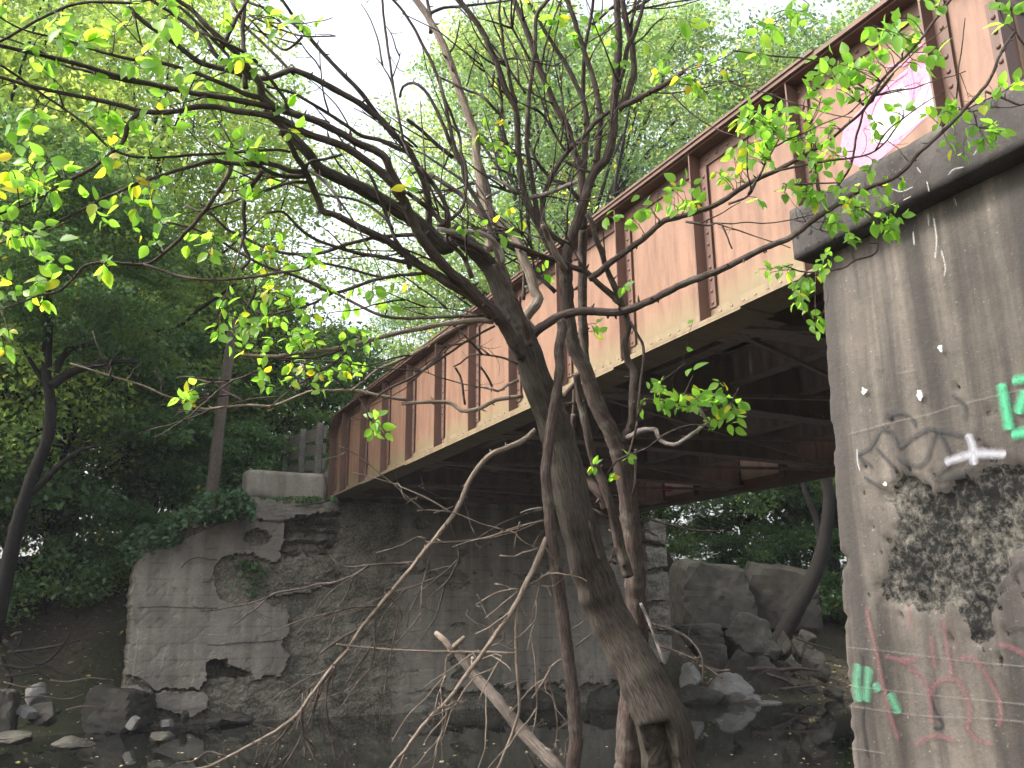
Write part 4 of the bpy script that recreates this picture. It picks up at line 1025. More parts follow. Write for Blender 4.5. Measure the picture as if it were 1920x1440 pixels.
Lb(A, T2, [(1720, 560), (1640, 420), (1580, 300), (1545, 215), (1450, 150), (1300, 90), (1150, 0), (900, -120), (700, -180), (500, -240), (300, -280), (100, -320), (-168, -360), (-500, -430), (-870, -520), (-1340, -655), (-1920, -790), (-2200, -860)], 16, 11, -.75)
Lb(A, T2, [(1690, 520), (1600, 440), (1500, 340), (1350, 230), (1200, 130), (1050, 70), (850, 5), (700, -80), (600, -130), (400, -175), (200, -200), (0, -240), (-170, -235), (-350, -195), (-620, -195), (-830, -250), (-1050, -300), (-1390, -370), (-1660, -430), (-1950, -510)], 17, 9.5, -.8)
Lb(A, T4, [(470, 960), (400, 1020), (230, 870), (60, 730), (-20, 690), (-180, 590), (-380, 480), (-580, 390), (-730, 310), (-810, 200), (-900, 100), (-1000, 0), (-1080, -90), (-1120, -120), (-1230, -210)], 33, 16, -.5, mat='bark_old')
Lb(A, T5, [(420, 500), (350, 420), (150, 265), (-10, 170), (-150, 80), (-270, 10), (-440, -120), (-590, -230), (-690, -280), (-860, -360), (-1050, -460), (-1180, -500), (-1210, -580), (-1270, -720), (-1340, -880), (-1410, -980), (-1480, -1120), (-1560, -1220)], 19, 10, -.4)
Lb(A, T2, [(1440, 940), (1200, 1000), (1000, 1070), (850, 1090), (700, 1085), (560, 1060), (400, 1000), (250, 920), (120, 860), (0, 740), (-150, 600)], 7, 4.8)
Lb(A, T5, [(330, 470), (120, 190), (-30, 130), (-130, 60), (-280, 0), (-450, -40), (-660, -90), (-860, -120), (-1030, -170), (-1230, -240), (-1380, -340), (-1530, -490), (-1680, -485)], 11, 4.8, -.3)
Lb(A, T2, [(1920, 1260), (1650, 1280), (1560, 1300), (1400, 1270), (1200, 1210), (1000, 1170), (750, 1090)], 6, 4)
Lb(A, T2, [(1650, 1280), (1450, 1320), (1250, 1390), (1060, 1430), (850, 1330), (700, 1270), (500, 1210), (300, 1110), (100, 990), (0, 930), (-200, 850), (-420, 800)], 6.5, 4.8, -.2)
Lb(A, T2, [(820, 345), (700, 340), (600, 300), (450, 265), (280, 275), (100, 262), (0, 245), (-170, 290), (-420, 360), (-750, 480), (-950, 570), (-1250, 720), (-1480, 830), (-1950, 1000)], 10, 7, -.7)
Lb(A, T2, [(830, 380), (650, 390), (500, 350), (430, 300), (300, 282)], 10, 6, 0)
Lb(A, TA, [(1190, 850), (1180, 890), (1130, 970), (1060, 1070), (1000, 1150), (900, 1250), (820, 1320), (740, 1360), (550, 1350), (430, 1370), (380, 1430), (300, 1500), (200, 1520), (100, 1560), (0, 1590)], 9.5, 6, -.3)
Lb(A, TA, [(740, 1360), (830, 1390), (950, 1425), (1097, 1440), (1300, 1425), (1450, 1400), (1550, 1385), (1610, 1365)], 6, 4.8)
Lb(A, T2, [(440, 340), (400, 400), (300, 540), (270, 700), (285, 850), (258, 950), (290, 1050), (330, 1140), (250, 1225)], 10, 6)
Lb(A, T2, [(840, 440), (700, 440), (600, 470), (400, 540), (200, 600), (0, 670), (-140, 700), (-240, 640)], 6, 4)
Lb(A, T2, [(690, 165), (600, 150), (500, 150), (200, 170), (0, 185), (-180, 190), (-450, 215), (-700, 210), (-870, 160), (-1010, 60), (-1150, -80), (-1340, -220), (-1550, -360), (-1740, -500), (-1920, -620)], 5.5, 5, -.4)
Lb(A, TA, [(720, 575), (660, 640), (640, 720), (560, 800), (450, 880), (350, 930), (200, 1020), (100, 1065), (0, 1100)], 10, 6, -.1)
Lb(A, TA, [(1290, 410), (900, 20), (680, 15), (420, 15), (250, 75), (40, 190), (-60, 240)], 6, 5, -.3)
Lb(A, T4, [(262, 870), (255, 620), (220, 450), (150, 290), (80, 160), (0, 60), (-70, 0), (-160, -110), (-260, -190), (-380, -280), (-580, -390), (-780, -500), (-930, -560), (-1000, -565), (-1180, -500), (-1330, -500), (-1500, -555), (-1800, -640), (-2000, -790), (-2300, -1000), (-2450, -1140)], 14, 9, -.6)
Lb(A, T1, [(1560, 1150), (1450, 1000), (1300, 800), (1100, 600), (900, 380), (760, 200), (620, 0), (570, -80)], 10, 9, -.2)
Lb(A, T1, [(870, 340), (760, 240), (650, 170), (500, 90), (320, 20), (200, -40)], 8, 6)
Lb(A, T1, [(570, 985), (450, 880), (420, 760), (360, 670), (300, 600), (200, 470), (100, 380), (-60, 230), (-200, 80), (-320, 0)], 17, 8, -.2)
Lb(A, T1, [(330, 690), (250, 640), (100, 560), (0, 470), (-60, 360), (-200, 250), (-400, 100), (-560, 0)], 11, 7)
Lb(A, T1, [(290, 790), (280, 520), (265, 300), (275, 100), (290, -30)], 11, 9)
Lb(A, T1, [(80, 430), (110, 370), (200, 180), (300, 20), (330, -40)], 9, 6)
Lb(A, T1, [(670, 985), (650, 900), (600, 830), (520, 720), (430, 600), (320, 500), (180, 420), (0, 340), (-120, 280)], 7, 5.5)
Lb(A, T1, [(730, 675), (600, 540), (450, 390), (300, 250), (220, 120), (150, 0)], 6, 4.8)
Lb(A, T1, [(460, 910), (420, 880), (300, 850), (130, 770), (0, 720), (-200, 640), (-500, 560), (-700, 540), (-1000, 470), (-1300, 370), (-1700, 270), (-1930, 150)], 10, 5, -.5)
Lb(A, TA, [(780, 430), (700, 425), (600, 405), (450, 365), (330, 335), (200, 260), (60, 205), (-30, 180)], 7, 6, -.1)
Lb(A, T1, [(1750, 1370), (1650, 1330), (1500, 1260), (1330, 1220), (1200, 1130), (1000, 1000), (850, 910), (700, 830), (480, 780)], 9, 4.8, -.2)
Lb(A, T1, [(1050, 1110), (900, 1060), (700, 990), (560, 890), (450, 790)], 6, 5)
Lb(A, T1, [(1710, 1270), (1680, 1100), (1640, 900), (1610, 700), (1580, 500), (1545, 250), (1520, 0), (1515, -60)], 5.5, 4.8, .1)
Lb(A, T1, [(330, 140), (460, 200), (620, 270), (800, 325), (950, 330), (1100, 325)], 5, 3)
Lb(A, T1, [(800, 330), (650, 450), (500, 350), (380, 230), (300, 150)], 4, 3)
Lb(A, T2, [(820, 310), (880, 250), (1000, 235), (1150, 190)], 6, 5)
Lb(A, T2, [(860, 330), (960, 400), (1060, 500), (1120, 590), (1145, 690)], 7, 6, 0, mat='bark_bleached')
Lb(A, T2, [(1540, 620), (1400, 540), (1250, 400), (1130, 280), (1070, 180), (1040, 130)], 5, 4, -.1)
Lb(A, T2, [(1620, 870), (1560, 780), (1400, 650), (1200, 580), (960, 550), (700, 460), (450, 380), (200, 300)], 4.5, 3)
Lb(A, T2, [(1770, 1220), (1720, 1080), (1640, 960), (1600, 850), (1540, 700), (1450, 450), (1380, 330)], 8, 6)
Lb(A, T2, [(1830, 910), (1650, 920), (1440, 940)], 8, 7)
# lower left boughs
Lb(A, TD, [(1680, 330), (1580, 320), (1500, 330), (1350, 350), (1100, 400), (900, 450), (750, 490), (500, 520), (350, 540), (170, 530)], 10, 7, -.2, 'p', 'bark_pale')
Lb(A, TD, [(350, 545), (600, 545), (800, 490)], 5, 4.6, mat='bark_pale')
Lb(A, TD, [(1640, 310), (1520, 345), (1400, 400), (1250, 500), (1100, 570), (980, 620), (900, 690), (830, 745)], 9, 5, .05, '', 'bark_pale')
Lb(A, TD, [(1860, 775), (1700, 800), (1600, 850), (1490, 865), (1430, 820), (1300, 810), (1130, 822)], 8, 7, .05, 'p', 'bark_pale')
Lb(A, TD, [(1160, 800), (1000, 775), (850, 745), (700, 745), (600, 745), (500, 780), (350, 835), (200, 830), (0, 850), (-80, 850), (-180, 810), (-300, 770), (-420, 715), (-620, 655), (-860, 580)], 6.5, 3.2, -.25, 'p', 'bark_pale')
Lb(A, TD, [(1690, 355), (1500, 460), (1370, 550), (1200, 660), (1050, 730), (980, 780)], 5, 4.6, 0, '', 'bark_pale')
Lb(A, TD, [(1640, 290), (1400, 300), (1150, 310), (1000, 290), (850, 220), (700, 140), (540, 70), (380, 20)], 7, 5)
Lb(A, T8, [(1240, 0), (1050, 90), (900, 130), (740, 150), (600, 50), (540, 0)], 4, 3)
Lb(A, T8, [(690, -60), (680, 0), (630, 100), (590, 170), (480, 150), (400, 110)], 5, 3)
Lb(A, T8, [(820, 470), (700, 560), (500, 630), (350, 640), (210, 600), (120, 610)], 3.5, 2.5)
Lb(A, T8, [(1340, 420), (1250, 510), (1100, 590), (950, 690), (850, 770), (780, 830)], 4, 3)
Lb(A, T8, [(1340, 690), (1200, 560), (1100, 520), (860, 470)], 3, 2.5)
Lb(A, T8, [(1390, 710), (1470, 810), (1500, 890), (1550, 940)], 3, 2.2)
Lb(A, T8, [(620, 800), (560, 750), (470, 710), (400, 660)], 5, 3, mat='bark_bleached')
Lb(A, T8, [(1110, 700), (1080, 620), (1040, 540), (1050, 480)], 4.5, 3)
Lb(A, T8, [(210, 790), (215, 700), (210, 610)], 3, 2); Lb(A, T8, [(15, 700), (15, 640), (-40, 560)], 4, 2); Lb(A, T8, [(240, 820), (230, 840), (200, 870)], 4, 3)
Lb(A, TG, [(790, 790), (800, 720), (770, 700), (700, 560), (670, 460)], 3.5, 2); Lb(A, TG, [(930, 810), (970, 740), (1015, 705)], 3.5, 2); Lb(A, TG, [(1165, 880), (1170, 830), (1150, 795)], 4, 2.5)
Lb(A, T5, [(580, 880), (480, 830), (380, 805), (260, 790), (150, 800), (60, 870), (0, 900)], 5, 3); Lb(A, T5, [(260, 790), (160, 680), (50, 570), (-40, 500)], 4, 2.5)
Lb(A, T5, [(590, 1020), (480, 1070), (400, 1120), (290, 1075)], 6, 4.6, 0, 'p', 'bark_pale'); Lb(A, T5, [(350, 1080), (300, 980), (245, 900)], 5, 4, mat='bark_bleached')
Lb(A, T5, [(105, 1240), (90, 1120), (60, 980), (20, 910)], 5, 4.6, 0, 'p', 'bark_bleached')
# right-hand limb over the girder
Lb(A, T5, [(690, 660), (730, 600), (800, 540), (950, 450), (1080, 410), (1220, 400), (1480, 410), (1700, 340), (1920, 230), (2130, 130), (2400, 30), (2660, -100), (2850, -190), (3000, -245), (3100, -310), (3250, -430), (3430, -540), (3614, -665), (3760, -720), (4000, -820), (4200, -1030), (4430, -1240), (4640, -1460), (4830, -1690), (4920, -1910), (5060, -2120)], 18, 5, -.25)
Lb(A, T5, [(640, 700), (690, 560), (660, 520), (640, 480), (690, 400), (770, 290), (735, 230), (690, 60), (640, -40), (560, -260), (440, -360), (320, -520), (300, -700), (215, -960), (190, -1000)], 22, 15, .3, '', 'bark_pale', d0=4.35)
Lb(A, T4, [(810, 1050), (810, 900), (790, 700), (740, 500), (690, 200), (680, 20), (600, -200), (530, -400), (400, -770), (250, -1050), (130, -1220), (80, -1320)], 20, 17, .7, '', 'bark_pale', d0=4.5)
Lb(A, T4, [(930, 1160), (920, 1100), (870, 1000), (800, 930), (700, 890), (500, 890), (330, 860)], 9, 10, -.05, '', 'bark_bleached', d0=3.9)
Lb(A, T4, [(650, 1300), (560, 1100), (400, 950)], 9, 8)
Lb(A, T4, [(900, 1280), (850, 1200), (780, 1090), (600, 980), (420, 900)], 14, 9)
Lb(A, T5, [(690, 720), (650, 550), (590, 380), (500, 200), (400, 30), (380, -30)], 15, 13, -.1, d0=4.05)
Lb(A, T4, [(1000, 1420), (950, 1250), (880, 1100), (800, 830), (700, 620), (590, 420), (560, 270), (500, 150), (440, -100), (400, -300), (340, -500), (280, -650), (200, -800), (120, -960), (20, -1110), (-90, -1230), (-180, -1330)], 12, 7, .15)
Lb(A, T3, [(560, 1480), (530, 1440), (440, 1250), (370, 1080), (310, 950), (220, 810), (120, 745), (30, 780), (0, 880)], 9, 4.6, .1)
Lb(A, T3, [(480, 1420), (330, 1300), (200, 1180), (60, 1070)], 8, 6)
Lb(A, T4, [(330, 840), (430, 800), (540, 700), (580, 600), (600, 420), (580, 250), (550, 180), (540, 50), (490, -100), (430, -250), (380, -370), (360, -500)], 7, 5)
Lb(A, T3, [(280, 300), (275, 200), (265, 100), (240, -30)], 8, 6, .1, d0=5.1)
Lb(A, T3, [(270, 120), (400, 70), (520, 60), (800, 30), (980, 5)], 6.5, 5)
Lb(A, T4, [(440, 850), (430, 720), (380, 580), (300, 460), (180, 300)], 9, 8)
Lb(A, T4, [(950, 950), (800, 830), (680, 680), (560, 560), (400, 450), (260, 360)], 12, 8, .1)
Lb(A, T4, [(400, 830), (380, 800), (250, 670), (60, 530)], 10, 8)
Lb(A, T4, [(1060, 530), (900, 430), (820, 385), (730, 390), (690, 470), (720, 570), (780, 575), (900, 520)], 6, 4.6, 0, 'p', 'bark_bleached')
Lb(A, T4, [(1080, 545), (950, 510), (830, 470), (700, 450), (610, 460)], 4.6, 4, mat='bark_bleached')
Lb(A, T4, [(1050, 400), (950, 345), (820, 310)], 5, 4); 
Lb(A, T3, [(430, 500), (500, 370), (540, 180)], 3.5, 2); Lb(A, T3, [(600, 780), (660, 560), (690, 380)], 2.5, 2)
Lb(A, T3, [(990, 1110), (850, 980), (740, 860), (620, 820), (500, 760), (340, 690)], 6, 4)
# long bare bough hanging to the lower left
Lb(A, TD, [(1935, 980), (1850, 1050), (1680, 1120), (1600, 1190), (1540, 1280), (1478, 1424), (1408, 1532), (1312, 1651), (1216, 1772), (1107, 1904), (998, 2035), (880, 2179), (806, 2300), (700, 2419), (566, 2598), (508, 2684), (400, 2768), (256, 2851), (99, 2934), (-19, 2995), (-176, 3027)], 11, 5, -.4, 'p', 'bark_pale')
for L_, a_, b_ in (([(480, 410), (390, 418), (250, 425), (110, 430), (0, 330)], 4, 2.5), ([(250, 425), (200, 455), (160, 480), (60, 515), (-10, 520), (-100, 545), (-230, 570), (-330, 650), (-430, 720)], 4, 2.5), ([(160, 480), (140, 560), (80, 640), (0, 690)], 3, 2), ([(300, 630), (150, 640), (20, 680)], 3.5, 2.5), ([(560, 310), (680, 310), (900, 280), (1030, 240), (1115, 200)], 3.5, 3), ([(715, 100), (740, 170), (750, 220), (775, 270)], 3, 2.2), ([(650, 210), (680, 300), (695, 390), (640, 500), (540, 600)], 4, 2.4), ([(690, 400), (600, 480), (470, 580)], 2.5, 2), ([(550, 370), (510, 530), (450, 650), (435, 740)], 2.6, 2), ([(540, 300), (490, 285), (420, 320), (350, 345), (280, 365)], 3, 2), ([(350, 590), (400, 650), (405, 700), (330, 780)], 3, 2), ([(280, 690), (270, 850), (265, 900), (230, 970), (110, 1070)], 3, 2), ([(200, 745), (110, 790), (40, 840), (0, 870)], 4, 3), ([(140, 850), (80, 820), (0, 860)], 3.5, 2.5), ([(-100, 1180), (-80, 1280), (-75, 1400)], 5, 3), ([(-140, 1215), (-200, 1290), (-250, 1330)], 4, 2.5), ([(-300, 1300), (-320, 1380), (-340, 1430)], 3, 2), ([(70, 950), (30, 1060), (40, 1200), (80, 1400), (110, 1360)], 3, 2.2), ([(100, 880), (40, 960), (0, 1000)], 2.5, 2), ([(-450, 1390), (-560, 1360), (-620, 1400), (-700, 1415)], 4, 2.5), ([(700, 120), (620, 150), (570, 165)], 2.5, 2), ([(360, 545), (315, 550)], 3, 2)):
    Lb(A, TI, L_, a_, b_, None, '', 'bark_pale')

# --- the many-stemmed tree behind it ---------------------------------------------------------------
mt_ = empty('many_stemmed_tree', 'slim dark tree with many upright stems standing behind the leaning trunk', 'tree', tuple(P(1180, 1440, 4.75)))
B = Fg(mt_, 4.7)
base_p = limb(B, T0, [(1174, 1510), (1176, 1440), (1180, 1350), (1188, 1270), (1195, 1195), (1190, 1080), (1184, 1010), (1178, 940), (1168, 880), (1150, 820), (1120, 760), (1095, 690), (1075, 650), (1066, 600), (1062, 540), (1060, 500)], 52, 24, -.05, '', 'bark', 'trunk', d0=4.75)
mb = MB(); e_ = Vector(P(*base_p[0])); dn = Vector((e_[0], e_[1], ground_z(e_[0], e_[1])-.2)); mb.tube([dn, dn*.5+e_*.5, e_, e_+Vector((0, 0, .1))], [.1, .085, .079, .077], 14, .1); o = mb.build('root_flare', M['bark'], mt_, True); inv(o, mt_)
Lb(B, T4, [(1490, 1240), (1490, 1150), (1520, 1020), (1560, 900), (1630, 700), (1690, 500), (1740, 360), (1840, 250), (1890, 130), (1920, -40), (1920, -250), (1920, -300), (1940, -400), (1950, -600), (1970, -800), (1960, -1000), (1950, -1200), (1945, -1280)], 22, 17, -.15)
Lb(B, T6, [(780, 950), (820, 900), (870, 790), (905, 650), (895, 450), (860, 300), (830, 150), (800, 0), (790, -60)], 14, 13)
Lb(B, T6, [(760, 800), (800, 660), (830, 520), (860, 400), (900, 330), (960, 150), (1000, 10), (1015, -50)], 11, 8)
Lb(B, T6, [(880, 330), (880, 250), (900, 120), (925, -30)], 7, 6)
Lb(B, T6, [(770, 985), (810, 950), (900, 910), (1050, 830), (1200, 750), (1355, 640)], 13, 8, -.2)
Lb(B, T6, [(800, 165), (900, 90), (1040, 0), (1080, -30)], 6, 5); Lb(B, T6, [(890, 410), (1000, 330), (1080, 230), (1180, 150)], 5, 3)
Lb(B, T4, [(1500, 1020), (1440, 970), (1350, 900), (1290, 800), (1275, 680), (1310, 520), (1370, 380), (1450, 240), (1550, 120), (1650, 30), (1750, -90), (1880, -200)], 11, 9, -.05)
Lb(B, T4, [(1495, 1250), (1450, 1170), (1350, 1030), (1270, 870), (1200, 740), (1140, 600), (1100, 450), (1070, 250), (1060, 50), (1050, -150), (1030, -250), (950, -400), (880, -600), (830, -720), (760, -880), (680, -1010), (580, -1140), (480, -1250), (420, -1320)], 15, 19, -.2)
Lb(B, T4, [(1650, 860), (1640, 550), (1635, 400), (1600, 250), (1540, 100), (1510, -50), (1420, -200), (1330, -400), (1250, -600), (1180, -810), (1120, -970), (1070, -1100), (1000, -1250), (980, -1310)], 17, 15, .1, d0=4.85)
Lb(B, T5, [(1200, 900), (1180, 800), (1165, 500), (1160, 200), (1160, 0), (1165, -330)], 18, 17, 0, d0=4.85)
Lb(B, T4, [(1250, 800), (1230, 700), (1210, 550), (1190, 400), (1150, 200), (1140, 0), (1160, -300), (1180, -500), (1210, -700), (1220, -900), (1230, -1070), (1290, -1150), (1380, -1250), (1430, -1310)], 10, 15, .1)
Lb(B, T4, [(1720, 430), (1770, 250), (1780, 150), (1800, -50), (1790, -250), (1750, -450), (1690, -650), (1630, -820), (1560, -1050), (1490, -1250), (1470, -1310)], 13, 15, .05)
Lb(B, T4, [(1655, 340), (1665, 150), (1680, -50), (1660, -250), (1590, -430), (1500, -610), (1400, -770), (1280, -960), (1210, -1100), (1100, -1250), (1060, -1310)], 13, 8, .15)
Lb(B, T6, [(450, 900), (447, 750), (455, 600), (465, 430), (480, 330), (510, 200), (540, 0), (550, -40)], 9, 8, d0=5.0)
Lb(B, T6, [(530, 215), (600, 160), (690, 80), (760, 20)], 6, 4.6)
Lb(B, T5, [(1090, 1440), (1090, 1200), (1092, 1050), (1060, 1080), (1000, 1160)], 10, 9, d0=4.85); Lb(B, T7, [(700, 330), (700, 150), (700, -10)], 10, 11, d0=4.85)
Lb(B, T7, [(1190, 1440), (1150, 1300), (1110, 1150), (1070, 950), (1020, 770), (960, 600), (880, 400), (830, 200), (790, 0), (760, -120), (740, -250), (720, -380)], 22, 13, -.1, d0=4.6)
Lb(B, T7, [(1000, 830), (950, 720), (850, 600), (760, 480), (680, 370), (590, 200), (540, 60)], 20, 14, d0=4.55)
Lb(B, T7, [(1130, 250), (1200, 120), (1230, 0), (1235, -250), (1240, -400), (1190, -490), (1160, -600), (1165, -700), (1190, -800), (1170, -900), (1130, -1020), (1060, -1180), (990, -1340), (950, -1480), (900, -1600), (860, -1750), (820, -1820)], 18, 9, -.1)
Lb(B, T5, [(1560, 470), (1590, 500), (1650, 600), (1710, 720), (1705, 900), (1680, 1100), (1660, 1330), (1700, 1270)], 6, 5, -.1)
Lb(B, T5, [(1540, 420), (1520, 350), (1420, 250), (1300, 150), (1200, 50), (1060, 0), (940, -60), (800, -90), (600, -140), (400, -240), (220, -320)], 12, 9, -.2)
Lb(B, TE, [(560, 200), (620, 160), (680, 110), (830, 0), (878, -40), (950, -100), (1030, -120), (1210, -180), (1380, -290), (1530, -360), (1680, -440)], 13, 8, -.35)
for L_, a_, b_ in (([(800, 790), (900, 740), (1000, 650), (1100, 560), (1200, 400), (1350, 250), (1480, 80), (1540, 0), (1580, -60)], 6, 5), ([(960, 960), (1030, 850), (1060, 700), (1100, 560), (1150, 500), (1050, 420), (930, 340), (780, 300), (650, 290), (420, 260)], 5, 3), ([(1090, 540), (1160, 490), (1250, 380)], 4, 3), ([(500, 1000), (560, 900), (600, 820), (680, 680)], 4, 2.5), ([(640, 880), (900, 830), (1100, 800), (1200, 740), (1300, 600)], 4, 2.5), ([(960, 1050), (1050, 1060), (1150, 1120), (1165, 1200), (1160, 1300), (1050, 1340), (980, 1380), (800, 1400), (700, 1370)], 4.5, 2.2), ([(400, 1050), (500, 1010), (540, 940)], 4, 3), ([(180, 1140), (300, 1160), (360, 1150), (420, 1280)], 4, 2.5), ([(820, 640), (830, 780), (850, 870)], 3, 2), ([(700, 950), (830, 945), (960, 940)], 3.5, 2.5), ([(860, 950), (900, 1090), (870, 1180)], 3, 2), ([(1540, 0), (1480, 40), (1420, 10)], 3, 2), ([(1880, 170), (1920, 230), (1960, 260)], 3, 2.5), ([(1720, 470), (1800, 500), (1900, 540), (1960, 520)], 4, 3), ([(1500, 650), (1600, 560), (1660, 580), (1680, 660)], 3, 2)):
    limb(A if L_[0][0] > 850 and L_[0][1] > 900 else B, TC, L_, a_, b_, None, '', 'bark_pale' if b_ < 2.4 else 'bark', d0=4.15)
Lb(B, T4, [(1490, 1200), (1500, 1170), (1300, 1110), (1100, 1030), (880, 950), (800, 900)], 10, 8, -.3, d0=4.5)
Lb(B, T5, [(1440, 290), (1500, 330), (1440, 170), (1370, 0), (1330, -170)], 10, 10)
Lb(B, T4, [(1160, 580), (1300, 550), (1450, 490), (1585, 435)], 9, 8, -.1, '', 'bark_bleached')
Lb(B, T4, [(1620, 610), (1560, 530), (1480, 450), (1380, 420), (1250, 280), (1180, 150)], 9, 6); Lb(B, T4, [(1755, 360), (1620, 320), (1480, 250)], 6, 5)
Lb(B, T4, [(1480, 1220), (1400, 1080), (1340, 950), (1280, 820)], 15, 11, -.15, '', 'bark_pale', d0=4.4)
Lb(B, T4, [(1400, 1430), (1250, 1290), (1150, 1170), (1000, 980)], 9, 7); Lb(B, T4, [(1110, 1500), (1130, 1100), (1160, 900), (1150, 650)], 7, 6)
Lb(B, T3, [(1050, 930), (1000, 780), (970, 600), (930, 450), (920, 280), (890, 120), (905, -30)], 8, 6); Lb(B, T3, [(1170, 540), (1060, 340), (970, 180), (930, 60)], 5, 4); Lb(B, T3, [(1270, 620), (1310, 400), (1380, 180), (1450, 0)], 5, 3.5); Lb(B, T3, [(1500, 1380), (1400, 1220), (1300, 1050), (1200, 960)], 5, 4.6); Lb(B, T3, [(1130, 840), (1020, 680), (900, 500), (820, 390)], 5, 4.6); Lb(B, T3, [(840, 640), (830, 770), (790, 770)], 4.6, 4)
Lb(B, T3, [(860, 560), (1000, 530), (1150, 545), (1350, 550)], 3, 2); Lb(B, T3, [(920, 1020), (910, 850), (880, 700)], 6, 5)
# pale dead twisted branch and leafy twig under the girder
Lb(B, T7, [(1120, 210), (1220, 180), (1290, 130), (1440, 120)], 12, 9, -.1, '', 'bark_bleached'); Lb(B, T7, [(1440, 120), (1480, 220), (1600, 260), (1700, 210), (1850, 100), (1920, 50), (1870, 0), (1830, -70)], 9, 6, -.1, 'p', 'bark_bleached')
Lb(B, T7, [(1010, 520), (1080, 410), (1200, 350), (1350, 290), (1500, 180), (1700, 90), (1850, 80), (1960, 110)], 3.5, 2.5)
leafy = limb(B, TK, [(190, 560), (240, 430), (320, 430), (420, 465), (540, 470), (650, 500), (800, 510), (900, 490), (950, 440), (1000, 330)], 3, 2)
Lb(B, TK, [(530, 460), (590, 340), (640, 230)], 2.5, 2); Lb(B, TK, [(330, 320), (450, 230), (580, 130)], 2.5, 2)
for L_, a_, b_ in (([(1030, 960), (1040, 940), (950, 880), (830, 810)], 4, 3), ([(1150, 915), (1250, 890), (1450, 950), (1650, 1000), (1800, 1030), (1990, 1035)], 4, 2.5), ([(1190, 1090), (1250, 1050), (1330, 1020), (1450, 1080)], 3, 2.2), ([(1080, 1330), (940, 1240)], 4.5, 3), ([(940, 1390), (1010, 1330), (1070, 1180)], 4, 2.5), ([(1270, 50), (1250, 150), (1210, 300), (1180, 390)], 5, 4.6), ([(1260, 300), (1250, 600), (1225, 720)], 4.6, 4)):
    limb(B, T7, L_, a_, b_, None, '', 'bark_pale')
Lb(B, T7, [(940, 1290), (920, 1250), (870, 1090), (830, 900), (780, 700), (720, 510)], 8, 6, d0=4.1)
Lb(B, TI, [(1725, 920), (1690, 830), (1650, 720), (1605, 620)], 7, 6, 0, '', 'bark_bleached', d0=4.0)
for L_ in ([(215, 880), (370, 940), (500, 1030)], [(180, 780), (320, 830), (400, 920), (410, 1050)], [(430, 980), (480, 995), (530, 990)], [(395, 930), (350, 970)]):
    limb(B, TJ, L_, 4.4, 3, -.2, '', 'bark_bleached', d0=4.0)
# --- slender stem in front ---------------------------------------------------------------------------
st_ = empty('slender_tree', 'slender broken-topped stem rising in front of the leaning trunk', 'tree', tuple(P(1078, 1440, 3.9)))
S = Fg(st_, 3.85)
sp_ = limb(S, TI, [(1250, 1620), (1256, 1540), (1262, 1440), (1280, 1300), (1265, 1100), (1240, 900), (1215, 700), (1190, 500), (1165, 350), (1150, 200), (1135, 60), (1130, -60), (1145, -200), (1165, -330), (1190, -470), (1200, -560), (1195, -660), (1215, -760), (1200, -800)], 28, 18, .25, '', 'bark', 'trunk', d0=3.85)
mb = MB(); e_ = Vector(P(*sp_[0])); dn = Vector((e_[0]-.03, e_[1], ground_z(e_[0], e_[1])-.2)); mb.tube([dn, dn*.5+e_*.5, e_, e_+Vector((0, 0, .08))], [.055, .045, .036, .034], 12, .1); o = mb.build('root_flare', M['bark'], st_, True); inv(o, st_)
Lb(S, TI, [(1135, 290), (1080, 420), (1020, 540), (980, 620), (930, 700), (860, 800), (790, 900), (720, 990), (640, 1100), (530, 1210), (440, 1330), (350, 1440), (280, 1540)], 12, 5, -.35, '', 'bark_pale')
Lb(S, TI, [(980, 620), (985, 720), (980, 850), (990, 1000), (995, 1150), (960, 1270), (890, 1440), (860, 1520)], 8, 4.8, -.1, '', 'bark_pale')
for L_, a_, b_ in (([(980, 870), (850, 860), (700, 860), (400, 850), (150, 830), (80, 820)], 4.2, 2.6), ([(1000, 550), (960, 545), (880, 565), (780, 620)], 3.2, 2), ([(970, 560), (930, 530), (875, 518)], 3, 2), ([(1010, 540), (1060, 520), (1100, 490), (1150, 460)], 4, 3), ([(990, 560), (900, 630), (830, 690)], 3, 2), ([(975, 640), (900, 700), (840, 740), (775, 770)], 4, 2.5), ([(440, 1330), (420, 1380), (395, 1440)], 5, 4), ([(870, 790), (900, 780), (925, 760), (920, 800), (860, 830)], 3, 2), ([(800, 900), (880, 870), (910, 880), (870, 940), (750, 990)], 3, 2), ([(630, 1120), (630, 1210), (590, 1310), (570, 1380)], 4, 2.5), ([(660, 1100), (700, 1115), (740, 1100)], 2.5, 2), ([(530, 1215), (515, 1220)], 4, 3), ([(1090, 345), (1010, 365), (970, 385), (900, 378)], 3.4, 2.5), ([(1215, 895), (1160, 930), (1110, 1020), (1060, 1090)], 4, 2.5), ([(1205, 900), (1145, 940)], 3, 2), ([(1275, 830), (1330, 790), (1365, 770)], 4, 2.5), ([(1260, 745), (1330, 700)], 4, 2), ([(990, 1005), (950, 1020), (920, 1025)], 3, 2), ([(1110, 470), (1080, 600), (1060, 690), (1040, 745)], 3, 2), ([(1010, 620), (1030, 680), (1060, 690)], 3, 2), ([(1120, 205), (1060, 215), (900, 260)], 3, 2), ([(1000, 210), (985, 260), (970, 335)], 3, 2), ([(1115, 140), (1060, 145), (1000, 165)], 3.4, 2), ([(700, 860), (640, 880), (625, 1000)], 3, 2)):
    limb(S, TI, L_, a_, b_, None, '', 'bark_pale')
